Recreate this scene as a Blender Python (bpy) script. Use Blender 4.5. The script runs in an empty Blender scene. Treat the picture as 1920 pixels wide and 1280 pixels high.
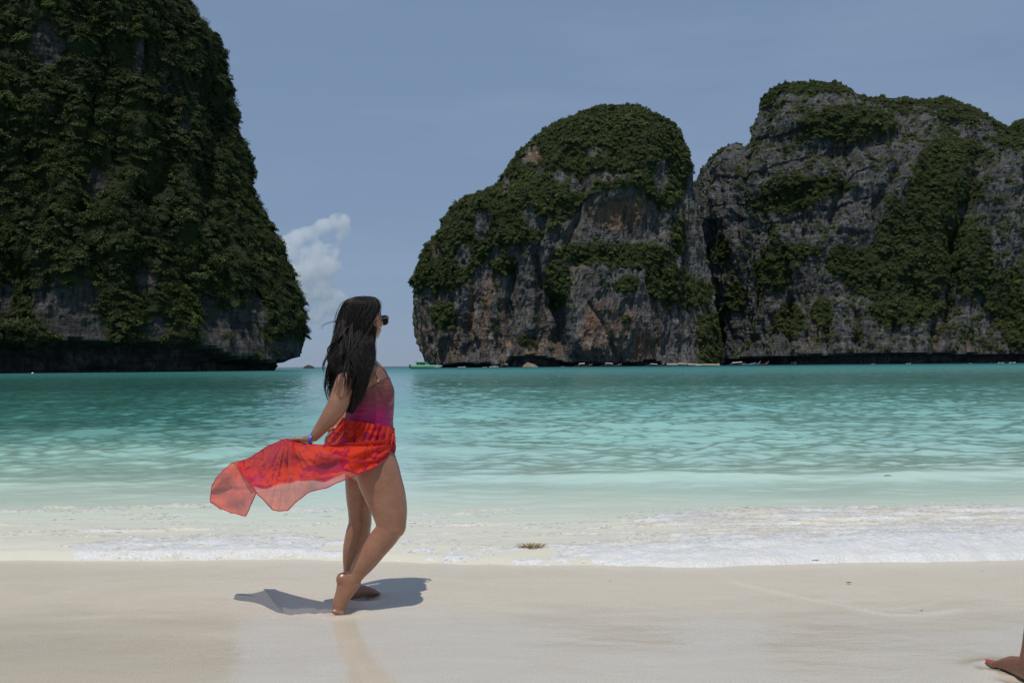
import bpy, bmesh, math, random
import numpy as np
from mathutils import Vector, Matrix, Quaternion, Euler

random.seed(7); RNG = np.random.default_rng(7)
sc = bpy.context.scene
COL = sc.collection
# ------------------------------------------------------------------ camera
FPX = 1867.0; CAMH = 1.27
PITCH = math.radians(1.37); ROLL = math.radians(0.46)
_f = Vector((0, math.cos(PITCH), math.sin(PITCH)))
_r0 = Vector((1, 0, 0)); _u0 = _r0.cross(_f)
_r = _r0 * math.cos(ROLL) - _u0 * math.sin(ROLL)
_u = _u0 * math.cos(ROLL) + _r0 * math.sin(ROLL)
CAMP = Vector((0, 0, CAMH))
cam_d = bpy.data.cameras.new('camera'); cam = bpy.data.objects.new('camera', cam_d); COL.objects.link(cam)
M = Matrix((( _r.x, _u.x, -_f.x, 0), (_r.y, _u.y, -_f.y, 0), (_r.z, _u.z, -_f.z, CAMH), (0, 0, 0, 1)))
cam.matrix_world = M
cam_d.sensor_width = 36; cam_d.lens = 36 * FPX / 1920
cam_d.clip_start = 0.1; cam_d.clip_end = 40000
cam_d.dof.use_dof = False
sc.camera = cam
# ------------------------------------------------------------------ sky and sun
SUN_TO = Vector((-0.17, -0.58, 1.5)).normalized()      # towards the sun
sun_el = math.asin(SUN_TO.z); sun_az = math.atan2(SUN_TO.x, SUN_TO.y)   # clockwise from +Y
w = bpy.data.worlds.new('World'); sc.world = w; w.use_nodes = True
nt = w.node_tree; nt.nodes.clear()
sky = nt.nodes.new('ShaderNodeTexSky'); sky.sky_type = 'NISHITA'; sky.sun_disc = False
sky.sun_elevation = sun_el; sky.sun_rotation = sun_az
sky.air_density = 1.0; sky.dust_density = 0.2; sky.ozone_density = 4.0; sky.altitude = 0
wb = nt.nodes.new('ShaderNodeBackground'); wb.inputs['Strength'].default_value = 0.11
wo = nt.nodes.new('ShaderNodeOutputWorld')
tc = nt.nodes.new('ShaderNodeTexCoord')
mp = nt.nodes.new('ShaderNodeMapping'); mp.inputs['Scale'].default_value = (1.2, 1.2, 7.0); mp.inputs['Rotation'].default_value = (0.05, 0.12, 0)
nz = nt.nodes.new('ShaderNodeTexNoise'); nz.inputs['Scale'].default_value = 2.2; nz.inputs['Detail'].default_value = 7; nz.inputs['Roughness'].default_value = 0.55
rp = nt.nodes.new('ShaderNodeValToRGB'); rp.color_ramp.elements[0].position = 0.42; rp.color_ramp.elements[1].position = 0.8
rp.color_ramp.elements[0].color = (0, 0, 0, 1); rp.color_ramp.elements[1].color = (0.30, 0.30, 0.30, 1)
mx = nt.nodes.new('ShaderNodeMix'); mx.data_type = 'RGBA'
hs = nt.nodes.new('ShaderNodeHueSaturation'); hs.inputs['Saturation'].default_value = 0.8
L = nt.links.new
L(tc.outputs['Generated'], mp.inputs[0]); L(mp.outputs[0], nz.inputs['Vector']); L(nz.outputs[0], rp.inputs[0])
L(sky.outputs[0], hs.inputs['Color']); hz_ = nt.nodes.new('ShaderNodeMix'); hz_.data_type = 'RGBA'; hz_.inputs['Factor'].default_value = 0.74; hz_.inputs['B'].default_value = (2.95, 4.35, 6.75, 1)
L(hs.outputs[0], hz_.inputs['A']); L(hz_.outputs['Result'], mx.inputs['A']); mx.inputs['B'].default_value = (5.2, 6.3, 8.0, 1)
L(rp.outputs[0], mx.inputs['Factor']); L(mx.outputs['Result'], wb.inputs['Color']); L(wb.outputs[0], wo.inputs[0])
sd = bpy.data.lights.new('sun', 'SUN'); sun = bpy.data.objects.new('sun', sd); COL.objects.link(sun)
sd.energy = 4.6; sd.angle = math.radians(0.53); sd.color = (1.0, 0.95, 0.88)
sun.rotation_euler = SUN_TO.to_track_quat('Z', 'Y').to_euler()
sc.view_settings.view_transform = 'Standard'; sc.view_settings.look = 'None'
sc.view_settings.exposure = -0.68; sc.view_settings.gamma = 1; sc.view_settings.use_curve_mapping = False
sc.cycles.max_bounces = 8; sc.cycles.transparent_max_bounces = 12; sc.cycles.volume_bounces = 6
sc.cycles.use_denoising = True
# ------------------------------------------------------------------ helpers
def pdir(px, py): return _f + _r * ((px - 960) / FPX) + _u * ((640 - py) / FPX)
def at(px, py, Y):
    d = pdir(px, py); return CAMP + d * (Y / d.y)
def ground(px, py, z=0.0):
    d = pdir(px, py); return CAMP + d * ((z - CAMH) / d.z)
def proj(P):
    """world points (n,3) -> pixels of the photograph, used to look up which patch of a cliff is bare"""
    Q = P - np.array(CAMP); fy = Q @ np.array(_f)
    return 960 + FPX * (Q @ np.array(_r)) / fy, 640 - FPX * (Q @ np.array(_u)) / fy

_GR = RNG.normal(size=(256, 3)); _GR /= np.linalg.norm(_GR, axis=1)[:, None]
def gnoise(P, seed=0):
    P = np.asarray(P, dtype=np.float64); I = np.floor(P).astype(np.int64); Fr = P - I
    U = Fr * Fr * Fr * (Fr * (Fr * 6 - 15) + 10); out = 0
    for cx in (0, 1):
        wx = U[:, 0] if cx else 1 - U[:, 0]
        for cy in (0, 1):
            wy = U[:, 1] if cy else 1 - U[:, 1]
            for cz in (0, 1):
                wz = U[:, 2] if cz else 1 - U[:, 2]
                h = ((I[:, 0] + cx) * 73856093) ^ ((I[:, 1] + cy) * 19349663) ^ ((I[:, 2] + cz) * 83492791) ^ (seed * 2654435761)
                h = (h ^ (h >> 13)) * 1274126177; h = (h ^ (h >> 16)) & 255
                g = _GR[h]
                out = out + wx * wy * wz * (g[:, 0] * (Fr[:, 0] - cx) + g[:, 1] * (Fr[:, 1] - cy) + g[:, 2] * (Fr[:, 2] - cz))
    return out * 1.6
def fbm(P, scale, oct=4, seed=0, ridge=False, rough=0.5):
    Q = np.asarray(P) / np.asarray(scale, dtype=float); s = 0; a = 1.0; t = 0
    for o in range(oct):
        n = gnoise(Q, seed + o * 17)
        if ridge: n = 1 - 2 * np.abs(n)
        s = s + a * n; t += a; a *= rough; Q = Q * 2.03 + 11.7
    return s / t
def sstep(a, b, x):
    t = np.clip((x - a) / (b - a), 0, 1); return t * t * (3 - 2 * t)

def tag(o, label=None, cat=None, group=None, kind=None):
    if label: o['label'] = label
    if cat: o['category'] = cat
    if group: o['group'] = group
    if kind: o['kind'] = kind
    return o
def link(name, me, mat=None, parent=None, smooth=False):
    o = bpy.data.objects.new(name, me); COL.objects.link(o)
    if mat is not None and len(me.materials) == 0: me.materials.append(mat)
    if parent is not None: o.parent = parent
    if smooth: me.shade_smooth()
    return o
def empty(name, loc=(0, 0, 0), rz=0):
    o = bpy.data.objects.new(name, None); COL.objects.link(o); o.location = loc; o.rotation_euler = (0, 0, rz); o.empty_display_size = 0.2
    return o
def np_mesh(name, V, F):
    """V (n,3), F (m,k) index array"""
    me = bpy.data.meshes.new(name); V = np.asarray(V, dtype=np.float32); F = np.asarray(F, dtype=np.int32)
    me.vertices.add(len(V)); me.vertices.foreach_set('co', V.ravel())
    k = F.shape[1]; me.loops.add(F.size); me.loops.foreach_set('vertex_index', F.ravel())
    me.polygons.add(len(F)); me.polygons.foreach_set('loop_start', np.arange(len(F), dtype=np.int32) * k)
    me.polygons.foreach_set('loop_total', np.full(len(F), k, dtype=np.int32))
    me.update(calc_edges=True); me.validate(); return me
def attr(me, name, val, typ='FLOAT'):
    a = me.attributes.new(name, typ, 'POINT'); a.data.foreach_set('value' if typ == 'FLOAT' else ('vector' if typ == 'FLOAT_VECTOR' else 'value'), np.asarray(val, dtype=np.float32 if typ != 'INT' else np.int32).ravel())
def grid_faces(nr, nc):
    i = np.arange(nr - 1)[:, None] * nc + np.arange(nc - 1)[None, :]
    return np.stack([i, i + 1, i + nc + 1, i + nc], -1).reshape(-1, 4)
def get_co(me):
    a = np.empty(len(me.vertices) * 3, dtype=np.float32); me.vertices.foreach_get('co', a); return a.reshape(-1, 3).astype(np.float64)
def get_no(me):
    a = np.empty(len(me.vertices) * 3, dtype=np.float32); me.vertices.foreach_get('normal', a); return a.reshape(-1, 3).astype(np.float64)

# ---- node material helper
class NT:
    def __init__(s, name):
        s.m = bpy.data.materials.new(name); s.m.use_nodes = True; s.t = s.m.node_tree; s.t.nodes.clear()
        s.out = s.t.nodes.new('ShaderNodeOutputMaterial')
    def n(s, typ, **kw):
        o = s.t.nodes.new('ShaderNode' + typ)
        for k, v in kw.items():
            if k.startswith('_'): setattr(o, k[1:], v)
            else:
                k2 = k.replace('__', ' ')
                if isinstance(v, bpy.types.NodeSocket): s.t.links.new(v, o.inputs[k2])
                else: o.inputs[k2].default_value = v
        return o
    def l(s, a, b): s.t.links.new(a, b)
    def pos(s): return s.n('NewGeometry').outputs['Position']
    def mapped(s, vec, scale=(1, 1, 1), rot=(0, 0, 0), loc=(0, 0, 0)):
        o = s.n('Mapping', Vector=vec); o.inputs['Scale'].default_value = scale; o.inputs['Rotation'].default_value = rot; o.inputs['Location'].default_value = loc
        return o.outputs[0]
    def noise(s, vec, scale, detail=4, rough=0.5, dist=0.0):
        o = s.n('TexNoise', Vector=vec, Scale=scale, Detail=detail, Roughness=rough, Distortion=dist); return o.outputs[0]
    def vor(s, vec, scale, feature='F1', out='Distance'):
        o = s.n('TexVoronoi', _feature=feature, Vector=vec, Scale=scale); return o.outputs[out]
    def ramp(s, fac, els, interp='LINEAR'):
        o = s.n('ValToRGB', Fac=fac); cr = o.color_ramp; cr.interpolation = interp
        while len(cr.elements) < len(els): cr.elements.new(0.5)
        for e, (p, c) in zip(cr.elements, els):
            e.position = p; e.color = (c if len(c) == 4 else (*c, 1)) if hasattr(c, '__len__') else (c, c, c, 1)
        return o.outputs[0]
    def mix(s, fac, a, b, blend='MIX'):
        o = s.n('Mix', _data_type='RGBA', _blend_type=blend)
        for k, v in (('Factor', fac), ('A', a), ('B', b)):
            sk = o.inputs['Factor'] if k == 'Factor' else [i for i in o.inputs if i.name == k and i.type == 'RGBA'][0]
            if isinstance(v, bpy.types.NodeSocket): s.l(v, sk)
            else: sk.default_value = v if (k == 'Factor' or len(v) == 4) else (*v, 1)
        return [x for x in o.outputs if x.type == 'RGBA'][0]
    def math(s, op, a, b=0.0, clamp=False):
        o = s.n('Math', _operation=op, _use_clamp=clamp)
        for i, v in enumerate((a, b)):
            if isinstance(v, bpy.types.NodeSocket): s.l(v, o.inputs[i])
            else: o.inputs[i].default_value = v
        return o.outputs[0]
    def maprange(s, v, a, b, c=0.0, d=1.0, smooth=False):
        o = s.n('MapRange', _interpolation_type='SMOOTHSTEP' if smooth else 'LINEAR', Value=v)
        o.inputs['From Min'].default_value = a; o.inputs['From Max'].default_value = b; o.inputs['To Min'].default_value = c; o.inputs['To Max'].default_value = d
        return o.outputs[0]
    def attr(s, name, out='Fac'): return s.n('Attribute', _attribute_name=name).outputs[out]
    def bump(s, h, dist=0.1, strength=1.0, normal=None):
        o = s.n('Bump', Height=h, Distance=dist, Strength=strength)
        if normal is not None: s.l(normal, o.inputs['Normal'])
        return o.outputs[0]
    def bsdf(s, **kw):
        o = s.n('BsdfPrincipled', **kw); return o
    def done(s, sh): s.l(sh, s.out.inputs['Surface']); return s.m
def simple(name, col, rough=0.6, metal=0.0, var=0.12, scale=20.0, bump=0.0, coat=0.0, spec=0.5):
    t = NT(name); n = t.noise(t.n('TexCoord').outputs['Object'], scale, 4)
    c = t.mix(n, tuple(x * (1 - var) for x in col), tuple(min(1, x * (1 + var)) for x in col))
    b = t.bsdf(Base__Color=c, Roughness=rough, Metallic=metal); b.inputs['Coat Weight'].default_value = coat; b.inputs['Specular IOR Level'].default_value = spec
    if bump: t.l(t.bump(n, bump), b.inputs['Normal'])
    return t.done(b.outputs[0])

# ---- mesh soup for body-like shapes and lofts
class Soup:
    def __init__(s): s.V = []; s.F = []
    def add(s, V, F):
        b = len(s.V); s.V += [tuple(v) for v in V]; s.F += [tuple(i + b for i in f) for f in F]
    def rings(s, rs, cap=True):
        V = [p for r in rs for p in r]; n = len(rs[0]); F = []
        for i in range(len(rs) - 1):
            for j in range(n):
                F.append((i * n + j, i * n + (j + 1) % n, (i + 1) * n + (j + 1) % n, (i + 1) * n + j))
        if cap: F.append(tuple(range(n))[::-1]); F.append(tuple((len(rs) - 1) * n + j for j in range(n)))
        s.add(V, F)
    def loft(s, pts, n=20, depth=Vector((0, 1, 0)), round_ends=True):
        """pts: (Vector, ra, rb): ra across the path, rb along the depth vector"""
        pts = [(Vector(p), a, b) for p, a, b in pts]; m = len(pts); rs = []
        def frame(i):
            t = (pts[min(i + 1, m - 1)][0] - pts[max(i - 1, 0)][0]).normalized()
            A = t.cross(depth)
            if A.length < 1e-4: A = t.cross(Vector((1, 0, 0)))
            A.normalize(); B = A.cross(t).normalized(); return t, A, B
        def ring(c, A, B, ra, rb): return [c + A * (ra * math.cos(2 * math.pi * k / n)) + B * (rb * math.sin(2 * math.pi * k / n)) for k in range(n)]
        if round_ends:
            t, A, B = frame(0); c, ra, rb = pts[0]; e = min(ra, rb)
            for q in (0.97, 0.85, 0.6, 0.3): rs.append(ring(c - t * e * q, A, B, ra * math.sqrt(1 - q * q), rb * math.sqrt(1 - q * q)))
        for i in range(m):
            t, A, B = frame(i); rs.append(ring(pts[i][0], A, B, pts[i][1], pts[i][2]))
        if round_ends:
            t, A, B = frame(m - 1); c, ra, rb = pts[-1]; e = min(ra, rb)
            for q in (0.3, 0.6, 0.85, 0.97): rs.append(ring(c + t * e * q, A, B, ra * math.sqrt(1 - q * q), rb * math.sqrt(1 - q * q)))
        s.rings(rs)
    def ell(s, c, r, R=None, nu=20, nv=12):
        c = Vector(c); R = R or Matrix.Identity(3); rs = []
        for i in range(1, nv):
            ph = math.pi * i / nv
            rs.append([c + R @ Vector((r[0] * math.sin(ph) * math.cos(2 * math.pi * k / nu), r[1] * math.sin(ph) * math.sin(2 * math.pi * k / nu), -r[2] * math.cos(ph))) for k in range(nu)])
        s.rings(rs)
    def box(s, c, d, R=None):
        c = Vector(c); R = R or Matrix.Identity(3)
        V = [c + R @ Vector((sx * d[0] / 2, sy * d[1] / 2, sz * d[2] / 2)) for sx in (-1, 1) for sy in (-1, 1) for sz in (-1, 1)]
        s.add(V, [(0, 1, 3, 2), (4, 6, 7, 5), (0, 4, 5, 1), (2, 3, 7, 6), (0, 2, 6, 4), (1, 5, 7, 3)])
    def tube(s, pts, r, n=8):
        rr = r if hasattr(r, '__len__') else [r] * len(pts)
        s.loft([(p, a, a) for p, a in zip(pts, rr)], n=n, depth=Vector((0.13, 0.97, 0.21)).normalized(), round_ends=False)
    def mesh(s, name):
        me = bpy.data.meshes.new(name); me.from_pydata(s.V, [], s.F); me.update()
        bm = bmesh.new(); bm.from_mesh(me); bmesh.ops.recalc_face_normals(bm, faces=bm.faces); bm.to_mesh(me); bm.free(); return me
    def build(s, name, mat, parent=None, smooth=True):
        return link(name, s.mesh(name), mat, parent, smooth)
def catmull(P, m):
    """P list of tuples -> resampled smooth path with m points between each pair"""
    P = np.array(P, dtype=float); out = []
    for i in range(len(P) - 1):
        p0 = P[max(i - 1, 0)]; p1 = P[i]; p2 = P[i + 1]; p3 = P[min(i + 2, len(P) - 1)]
        for k in range(m):
            t = k / m
            out.append(0.5 * ((2 * p1) + (-p0 + p2) * t + (2 * p0 - 5 * p1 + 4 * p2 - p3) * t * t + (-p0 + 3 * p1 - 3 * p2 + p3) * t ** 3))
    out.append(P[-1]); return np.array(out)
def remeshed(me, voxel, smooth=0):
    o = bpy.data.objects.new('tmp', me); COL.objects.link(o)
    md = o.modifiers.new('r', 'REMESH'); md.mode = 'VOXEL'; md.voxel_size = voxel; md.adaptivity = 0
    if smooth: ms = o.modifiers.new('s', 'SMOOTH'); ms.factor = 0.5; ms.iterations = smooth
    dg = bpy.context.evaluated_depsgraph_get(); e = o.evaluated_get(dg)
    r = bpy.data.meshes.new_from_object(e); bpy.data.objects.remove(o); bpy.data.meshes.remove(me); return r
# ================================================================== BEACH AND SEA
FX = [-40, -9, -3.55, -1.46, 0, 1.15, 1.84, 3.36, 9, 40]; FY = [7.6, 7.2, 6.9, 6.83, 6.49, 6.30, 6.37, 6.53, 6.7, 7.2]
def front_y(x):
    P = np.stack([x, np.zeros_like(x), np.zeros_like(x)], -1)
    return np.interp(x, FX, FY) + 0.15 * fbm(P, 1.5, 3, 5) + 0.06 * fbm(P, 0.23, 3, 9)
def sand_z(x, y):
    z = np.where(y > 6.0, -(y - 6.0) * 0.055, 0.0)
    z = np.where(y < 3.0, (3.0 - y) * 0.02, z)
    z = np.maximum(z, -4.0)
    return z
_wrng = np.random.default_rng(11)
_WV = []
for k in range(64):
    lam = 0.22 * (9.0) ** _wrng.random(); th = _wrng.normal(0, 0.62)
    _WV.append((2 * math.pi / lam, math.sin(th), math.cos(th), _wrng.random() * 6.28, lam))
def sea_z(x, y):
    P = np.stack([x, y, np.zeros_like(x)], -1)
    patch = 0.8 + 0.7 * fbm(P, (5, 3.5, 1), 3, 21)
    grow = sstep(8.2, 17.0, y) * 0.9 + 0.10
    wob = 0.35 * fbm(P, (3, 3, 1), 2, 31); wob2 = 0.35 * fbm(P, (3, 3, 1), 2, 37)
    h = np.zeros_like(x)
    for k, sx, sy, ph, lam in _WV:
        a = 0.0046 * lam ** 0.88
        s_ = np.sin(k * (sx * (x + wob) + sy * (y + wob2)) + ph)
        h += a * (s_ + 0.22 * np.cos(2 * (k * (sx * (x + wob) + sy * (y + wob2)) + ph)))
    h *= grow * np.clip(patch, 0.15, 2)
    # swells coming in
    wx = 0.8 * fbm(P, (5, 50, 1), 3, 41)
    def hump(y0, wf, wb, a):
        d = y - (y0 + wx); return a * np.where(d < 0, np.exp(-(d / wf) ** 2), np.exp(-(d / wb) ** 2))
    side = sstep(-1.5, 2.0, x)
    h += hump(11.6, 0.28, 0.9, 0.075) * (0.35 + 0.65 * side) + hump(15.5, 0.5, 1.5, 0.07) * (1 - 0.6 * side) + hump(21, 0.9, 2.2, 0.06) + hump(30, 1.4, 3, 0.07)
    # breaker and the swash running up
    fy = front_y(x); d = y - fy
    xr = 0.4 + 0.6 * sstep(-0.5, 2.5, x)
    br = sstep(-0.02, 0.42, d) * np.exp(-np.clip(d - 0.42, 0, 99) / 1.5) * 0.065 * xr
    br += 0.035 * np.exp(-((d - 2.0 - 0.5 * wx) / 0.6) ** 2) * (xr + (1.2 - xr) * (1 - sstep(-3.2, -1.2, x)))
    tur = (0.018 * fbm(P, (0.35, 0.16, 1), 4, 51) + 0.006 * fbm(P, (0.07, 0.05, 1), 3, 52)) * sstep(0, 0.2, d) * (1 - sstep(1.5, 3.5, d)) * xr
    base = -0.006 - 0.05 * sstep(7.2, 9.5, y) 
    z = base + h + br + tur
    edge = sstep(-0.02, 0.10, d)
    return np.where(y < 9, (sand_z(x, y) - 0.016) * (1 - edge) + (z + 0.003) * edge, z), d
def axis(parts):
    out = []
    for a, b, s in parts: out.append(np.arange(a, b, s))
    return np.concatenate(out + [[parts[-1][1]]])

# --- sand
t = NT('wet_sand'); P = t.pos()
fine = t.noise(P, 260, 3, 0.7); mott = t.noise(t.mapped(P, (1, 2.6, 1)), 0.9, 6, 0.6); streak = t.noise(t.mapped(P, (1.0, 2.6, 1), (0, 0, 0.22)), 1.5, 7, 0.66, 1.2)
c = t.mix(mott, (0.635, 0.56, 0.435), (0.735, 0.66, 0.535)); c = t.mix(t.ramp(streak, [(0.42, 0.0), (0.62, 0.75)]), c, (0.72, 0.665, 0.55))
c = t.mix(t.ramp(t.noise(P, 120, 4, 0.75), [(0.36, 0.7), (0.62, 0.0)]), c, (0.49, 0.415, 0.315))
shell = t.vor(P, 55); c = t.mix(t.ramp(shell, [(0.0, 0.8), (0.06, 0.0)]), c, (0.75, 0.71, 0.62))
yy = t.n('SeparateXYZ', Vector=P).outputs['Y']
glz = t.math('ADD', yy, t.math('MULTIPLY', t.noise(t.mapped(P, (1, 3.2, 1)), 1.6, 5, 0.6), 1.1))
wet = t.maprange(glz, 6.1, 5.1, 0.45, 1.0, True)
c = t.mix(t.math('MULTIPLY', t.attr('swash'), 0.45), c, (0.80, 0.74, 0.62))
b = t.bsdf(Base__Color=c, Roughness=0.62, Coat__IOR=1.5); b.inputs['Specular IOR Level'].default_value = 0.35
t.l(wet, b.inputs['Coat Weight']); t.l(t.maprange(glz, 6.2, 5.1, 0.32, 0.035, True), b.inputs['Coat Roughness'])
gb = t.bump(fine, 0.0030, 1.0, t.bump(t.noise(t.mapped(P, (1, 1.8, 1), (0, 0, 0.2)), 7, 5, 0.65), 0.007, 0.8)); t.l(gb, b.inputs['Normal'])
film = t.noise(t.mapped(P, (1, 1.8, 1), (0, 0, 0.06)), 4.0, 6, 0.6); t.l(t.bump(film, 0.005, 0.5), b.inputs['Coat Normal'])
SAND = t.done(b.outputs[0])
xs = np.concatenate([-np.array([9000, 3000, 900, 300, 100, 40, 20, 12, 8])[:], np.arange(-6, 6.01, 0.03), [8, 12, 20, 40, 100, 300, 900, 3000, 9000]])
ys = np.concatenate([[-60, -30, -12, -6, -2, 0, 1.5, 2.5], np.arange(3, 10, 0.03), [11, 13, 17, 25, 50, 80, 200, 600, 2000, 6000, 9500]])
X, Y = np.meshgrid(xs, ys); x = X.ravel(); y = Y.ravel()
P3 = np.stack([x, y, 0 * x], -1)
z = sand_z(x, y) + 0.006 * fbm(P3, (1.6, 0.7, 1), 3, 61) * (np.abs(x) < 30)
# the sand gives round the feet: a rim and a small basin
def dent(cx, cy, r, dep):
    d = np.hypot((x - cx) / 1.3, y - cy); return -dep * np.exp(-(d / r) ** 2) + dep * 0.9 * np.exp(-((d - 1.6 * r) / (0.5 * r)) ** 2)
z += dent(-0.895, 5.165, 0.05, 0.012) + dent(-0.80, 5.50, 0.07, 0.012) + dent(2.045, 4.02, 0.07, 0.010) + dent(2.03, 4.15, 0.06, 0.010)
def line_d(pts):
    Q = catmull([tuple(ground(*p))[:2] for p in pts], 14); return np.min([np.hypot(x - q[0], y - q[1]) for q in Q], axis=0) 
sw = np.zeros_like(x)
for pts, w_, k_ in (([(1370, 1090), (1450, 1108), (1560, 1130), (1660, 1150), (1740, 1150), (1800, 1142)], 0.022, 1.0), ([(1560, 1122), (1640, 1140), (1720, 1134), (1780, 1120)], 0.03, 0.5), ([(1000, 1190), (1200, 1205), (1400, 1200)], 0.02, 0.35), ([(60, 1120), (240, 1090), (420, 1080), (560, 1062)], 0.02, 0.4)):
    sw = np.maximum(sw, k_ * np.exp(-(line_d(pts) / w_) ** 2))
z += 0.003 * sw
me = np_mesh('sand', np.stack([x, y, z], -1), grid_faces(len(ys), len(xs))); attr(me, 'swash', sw)
beach = link('sand_ground', me, SAND, smooth=True); tag(beach, 'pale wet sand beach running down into the sea', kind='structure')

# --- water
t = NT('sea_water'); P = t.pos(); sep = t.n('SeparateXYZ', Vector=P); yy = sep.outputs['Y']; xx = sep.outputs['X']
nn = t.noise(t.mapped(P, (0.35, 1, 1)), 0.28, 5, 0.6); n2 = t.noise(t.mapped(P, (0.02, 0.05, 1)), 0.5, 4, 0.6)
ly = t.math('LOGARITHM', yy, 10.0)
ly = t.math('ADD', ly, t.math('MULTIPLY', t.math('SUBTRACT', nn, 0.5), 0.16))
fac = t.maprange(ly, math.log10(6), math.log10(6000))
def lg(v): return (math.log10(v) - math.log10(6)) / 3.0
col = t.ramp(fac, [(lg(6.3), (0.68, 0.62, 0.50)), (lg(7.2), (0.69, 0.65, 0.54)), (lg(7.9), (0.66, 0.66, 0.55)), (lg(9.0), (0.62, 0.67, 0.56)), (lg(11.5), (0.48, 0.65, 0.555)), (lg(17), (0.32, 0.56, 0.475)), (lg(32), (0.20, 0.46, 0.395)), (lg(110), (0.12, 0.33, 0.29)), (lg(420), (0.035, 0.19, 0.185)), (lg(600), (0.015, 0.10, 0.13)), (lg(800), (0.008, 0.030, 0.060))])
col = t.mix(t.maprange(n2, 0.35, 0.7, 0.0, 0.35), col, (0.03, 0.22, 0.20))
f1 = t.noise(t.mapped(P, (0.55, 1, 1), (0, 0, 0.1)), 3.4, 5, 0.55, 0.3); f2 = t.noise(t.mapped(P, (0.4, 1, 1), (0, 0, -0.15)), 0.9, 6, 0.6, 0.3)
far1 = t.maprange(yy, 60, 200, 0.0, 1.0, True)
bn = t.bump(f2, 0.62, 1.0); t.l(t.math('MULTIPLY', far1, 1.0), bn.node.inputs['Strength'])
bn2 = t.bump(t.math('ADD', f1, t.math('MULTIPLY', t.noise(t.mapped(P, (0.5, 1, 1), (0, 0, -0.2)), 9, 4, 0.6), 0.5)), 0.020, 0.6, bn)
rat = t.math('DIVIDE', xx, yy); dim_deep = t.math('MULTIPLY', t.maprange(t.math('ADD', rat, t.math('MULTIPLY', t.math('SUBTRACT', nn, 0.5), 0.25)), -0.10, -0.34, 0.0, 0.85, True), t.maprange(yy, 12, 24, 0.0, 1.0, True))
col = t.mix(dim_deep, col, (0.035, 0.165, 0.14))  # left water painted darker: vignette and dark cliff reflection, plus a deeper channel
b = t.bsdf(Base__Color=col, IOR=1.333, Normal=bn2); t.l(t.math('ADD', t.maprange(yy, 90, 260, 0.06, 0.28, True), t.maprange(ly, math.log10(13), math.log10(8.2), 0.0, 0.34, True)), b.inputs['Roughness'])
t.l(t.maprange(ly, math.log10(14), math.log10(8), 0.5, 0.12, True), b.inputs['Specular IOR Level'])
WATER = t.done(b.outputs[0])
rows = axis([(6.1, 8.4, 0.03), (8.4, 12, 0.035), (12, 20, 0.05), (20, 34, 0.085), (34, 60, 0.16), (60, 110, 0.33), (110, 200, 0.75)])
far = np.geomspace(201, 9300, 50); rows = np.concatenate([rows, far])
ang = np.concatenate([-np.array([12, 5, 2.5, 1.5, 1.0, 0.8, 0.7]), np.linspace(-0.62, 0.62, 620), [0.7, 0.8, 1.0, 1.5, 2.5, 5, 12]])
YY = np.repeat(rows[:, None], len(ang), 1); XX = ang[None, :] * np.maximum(YY, 7.0)
x = XX.ravel(); y = YY.ravel(); z, d = sea_z(x, y)
fade = (1 - sstep(130, 198, y)) * (1 - 0.35 * sstep(20, 60, y)); fade *= 1 - sstep(0.62, 0.9, np.abs(x / np.maximum(y, 7)))
z = np.where(y > 9, -0.056 * (1 - fade) + z * fade, z)
me = np_mesh('water', np.stack([x, y, z], -1), grid_faces(len(rows), len(ang)))
P3 = np.stack([x, y, 0 * x], -1)
co = get_co(me); me.update()
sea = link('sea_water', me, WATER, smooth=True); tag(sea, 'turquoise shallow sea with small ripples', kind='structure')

# --- foam of the breaking wave
t = NT('sea_foam'); P = t.pos(); ps = t.mapped(P, (1, 1.8, 1))
n1 = t.noise(ps, 2.3, 5, 0.6, 0.3); n2 = t.noise(ps, 14, 6, 0.7); bub = t.vor(P, 95); bub2 = t.vor(P, 38)
c = t.mix(t.math('MULTIPLY', t.attr('cream'), t.ramp(n1, [(0.36, 0.25), (0.58, 1.0)])), (0.72, 0.72, 0.71), (0.71, 0.64, 0.50))
c = t.mix(t.ramp(n2, [(0.35, 0.5), (0.6, 0.0)]), c, (0.66, 0.66, 0.64))
hgt = t.math('ADD', t.math('MULTIPLY', bub, -0.5), t.math('ADD', n2, t.math('MULTIPLY', bub2, -0.7)))
b = t.bsdf(Base__Color=c, Roughness=0.25, Normal=t.bump(hgt, 0.010, 0.75)); b.inputs['Coat Weight'].default_value = 0.12; b.inputs['Coat Roughness'].default_value = 0.05
mk = t.attr('foam'); brk = t.noise(ps, 22, 5, 0.75)
al = t.maprange(t.math('ADD', mk, t.math('MULTIPLY', t.math('SUBTRACT', brk, 0.5), 0.7)), 0.28, 0.46, 0, 1, True)
tr = t.n('BsdfTransparent'); ms = t.n('MixShader', Fac=al); t.l(tr.outputs[0], ms.inputs[1]); t.l(b.outputs[0], ms.inputs[2])
FOAM = t.done(ms.outputs[0])
xs = axis([(-30, -7, 0.25), (-7, -4.6, 0.05), (-4.6, 4.8, 0.022), (4.8, 7, 0.05), (7, 30, 0.25)]); ds = axis([(-0.05, 1.4, 0.018), (1.4, 3.4, 0.03)])
XX, DD = np.meshgrid(xs, ds); x = XX.ravel(); d0 = DD.ravel(); y = front_y(x) + d0
z, d = sea_z(x, y); P3 = np.stack([x, y, 0 * x], -1)
amt = np.interp(x, [-30, -4.2, -3.4, -2.9, -2.0, -1.2, -0.9, 0.2, 0.9, 1.6, 3.5, 30], [0.35, 0.15, 0.18, 0.58, 0.72, 0.55, 0.48, 0.44, 0.85, 1.0, 1.0, 0.8])
wid = np.interp(x, [-30, -3.2, -2.6, -1, 0.2, 1.2, 2.5, 30], [0.5, 0.3, 0.75, 0.60, 0.55, 0.9, 1.2, 1.2])
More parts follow.
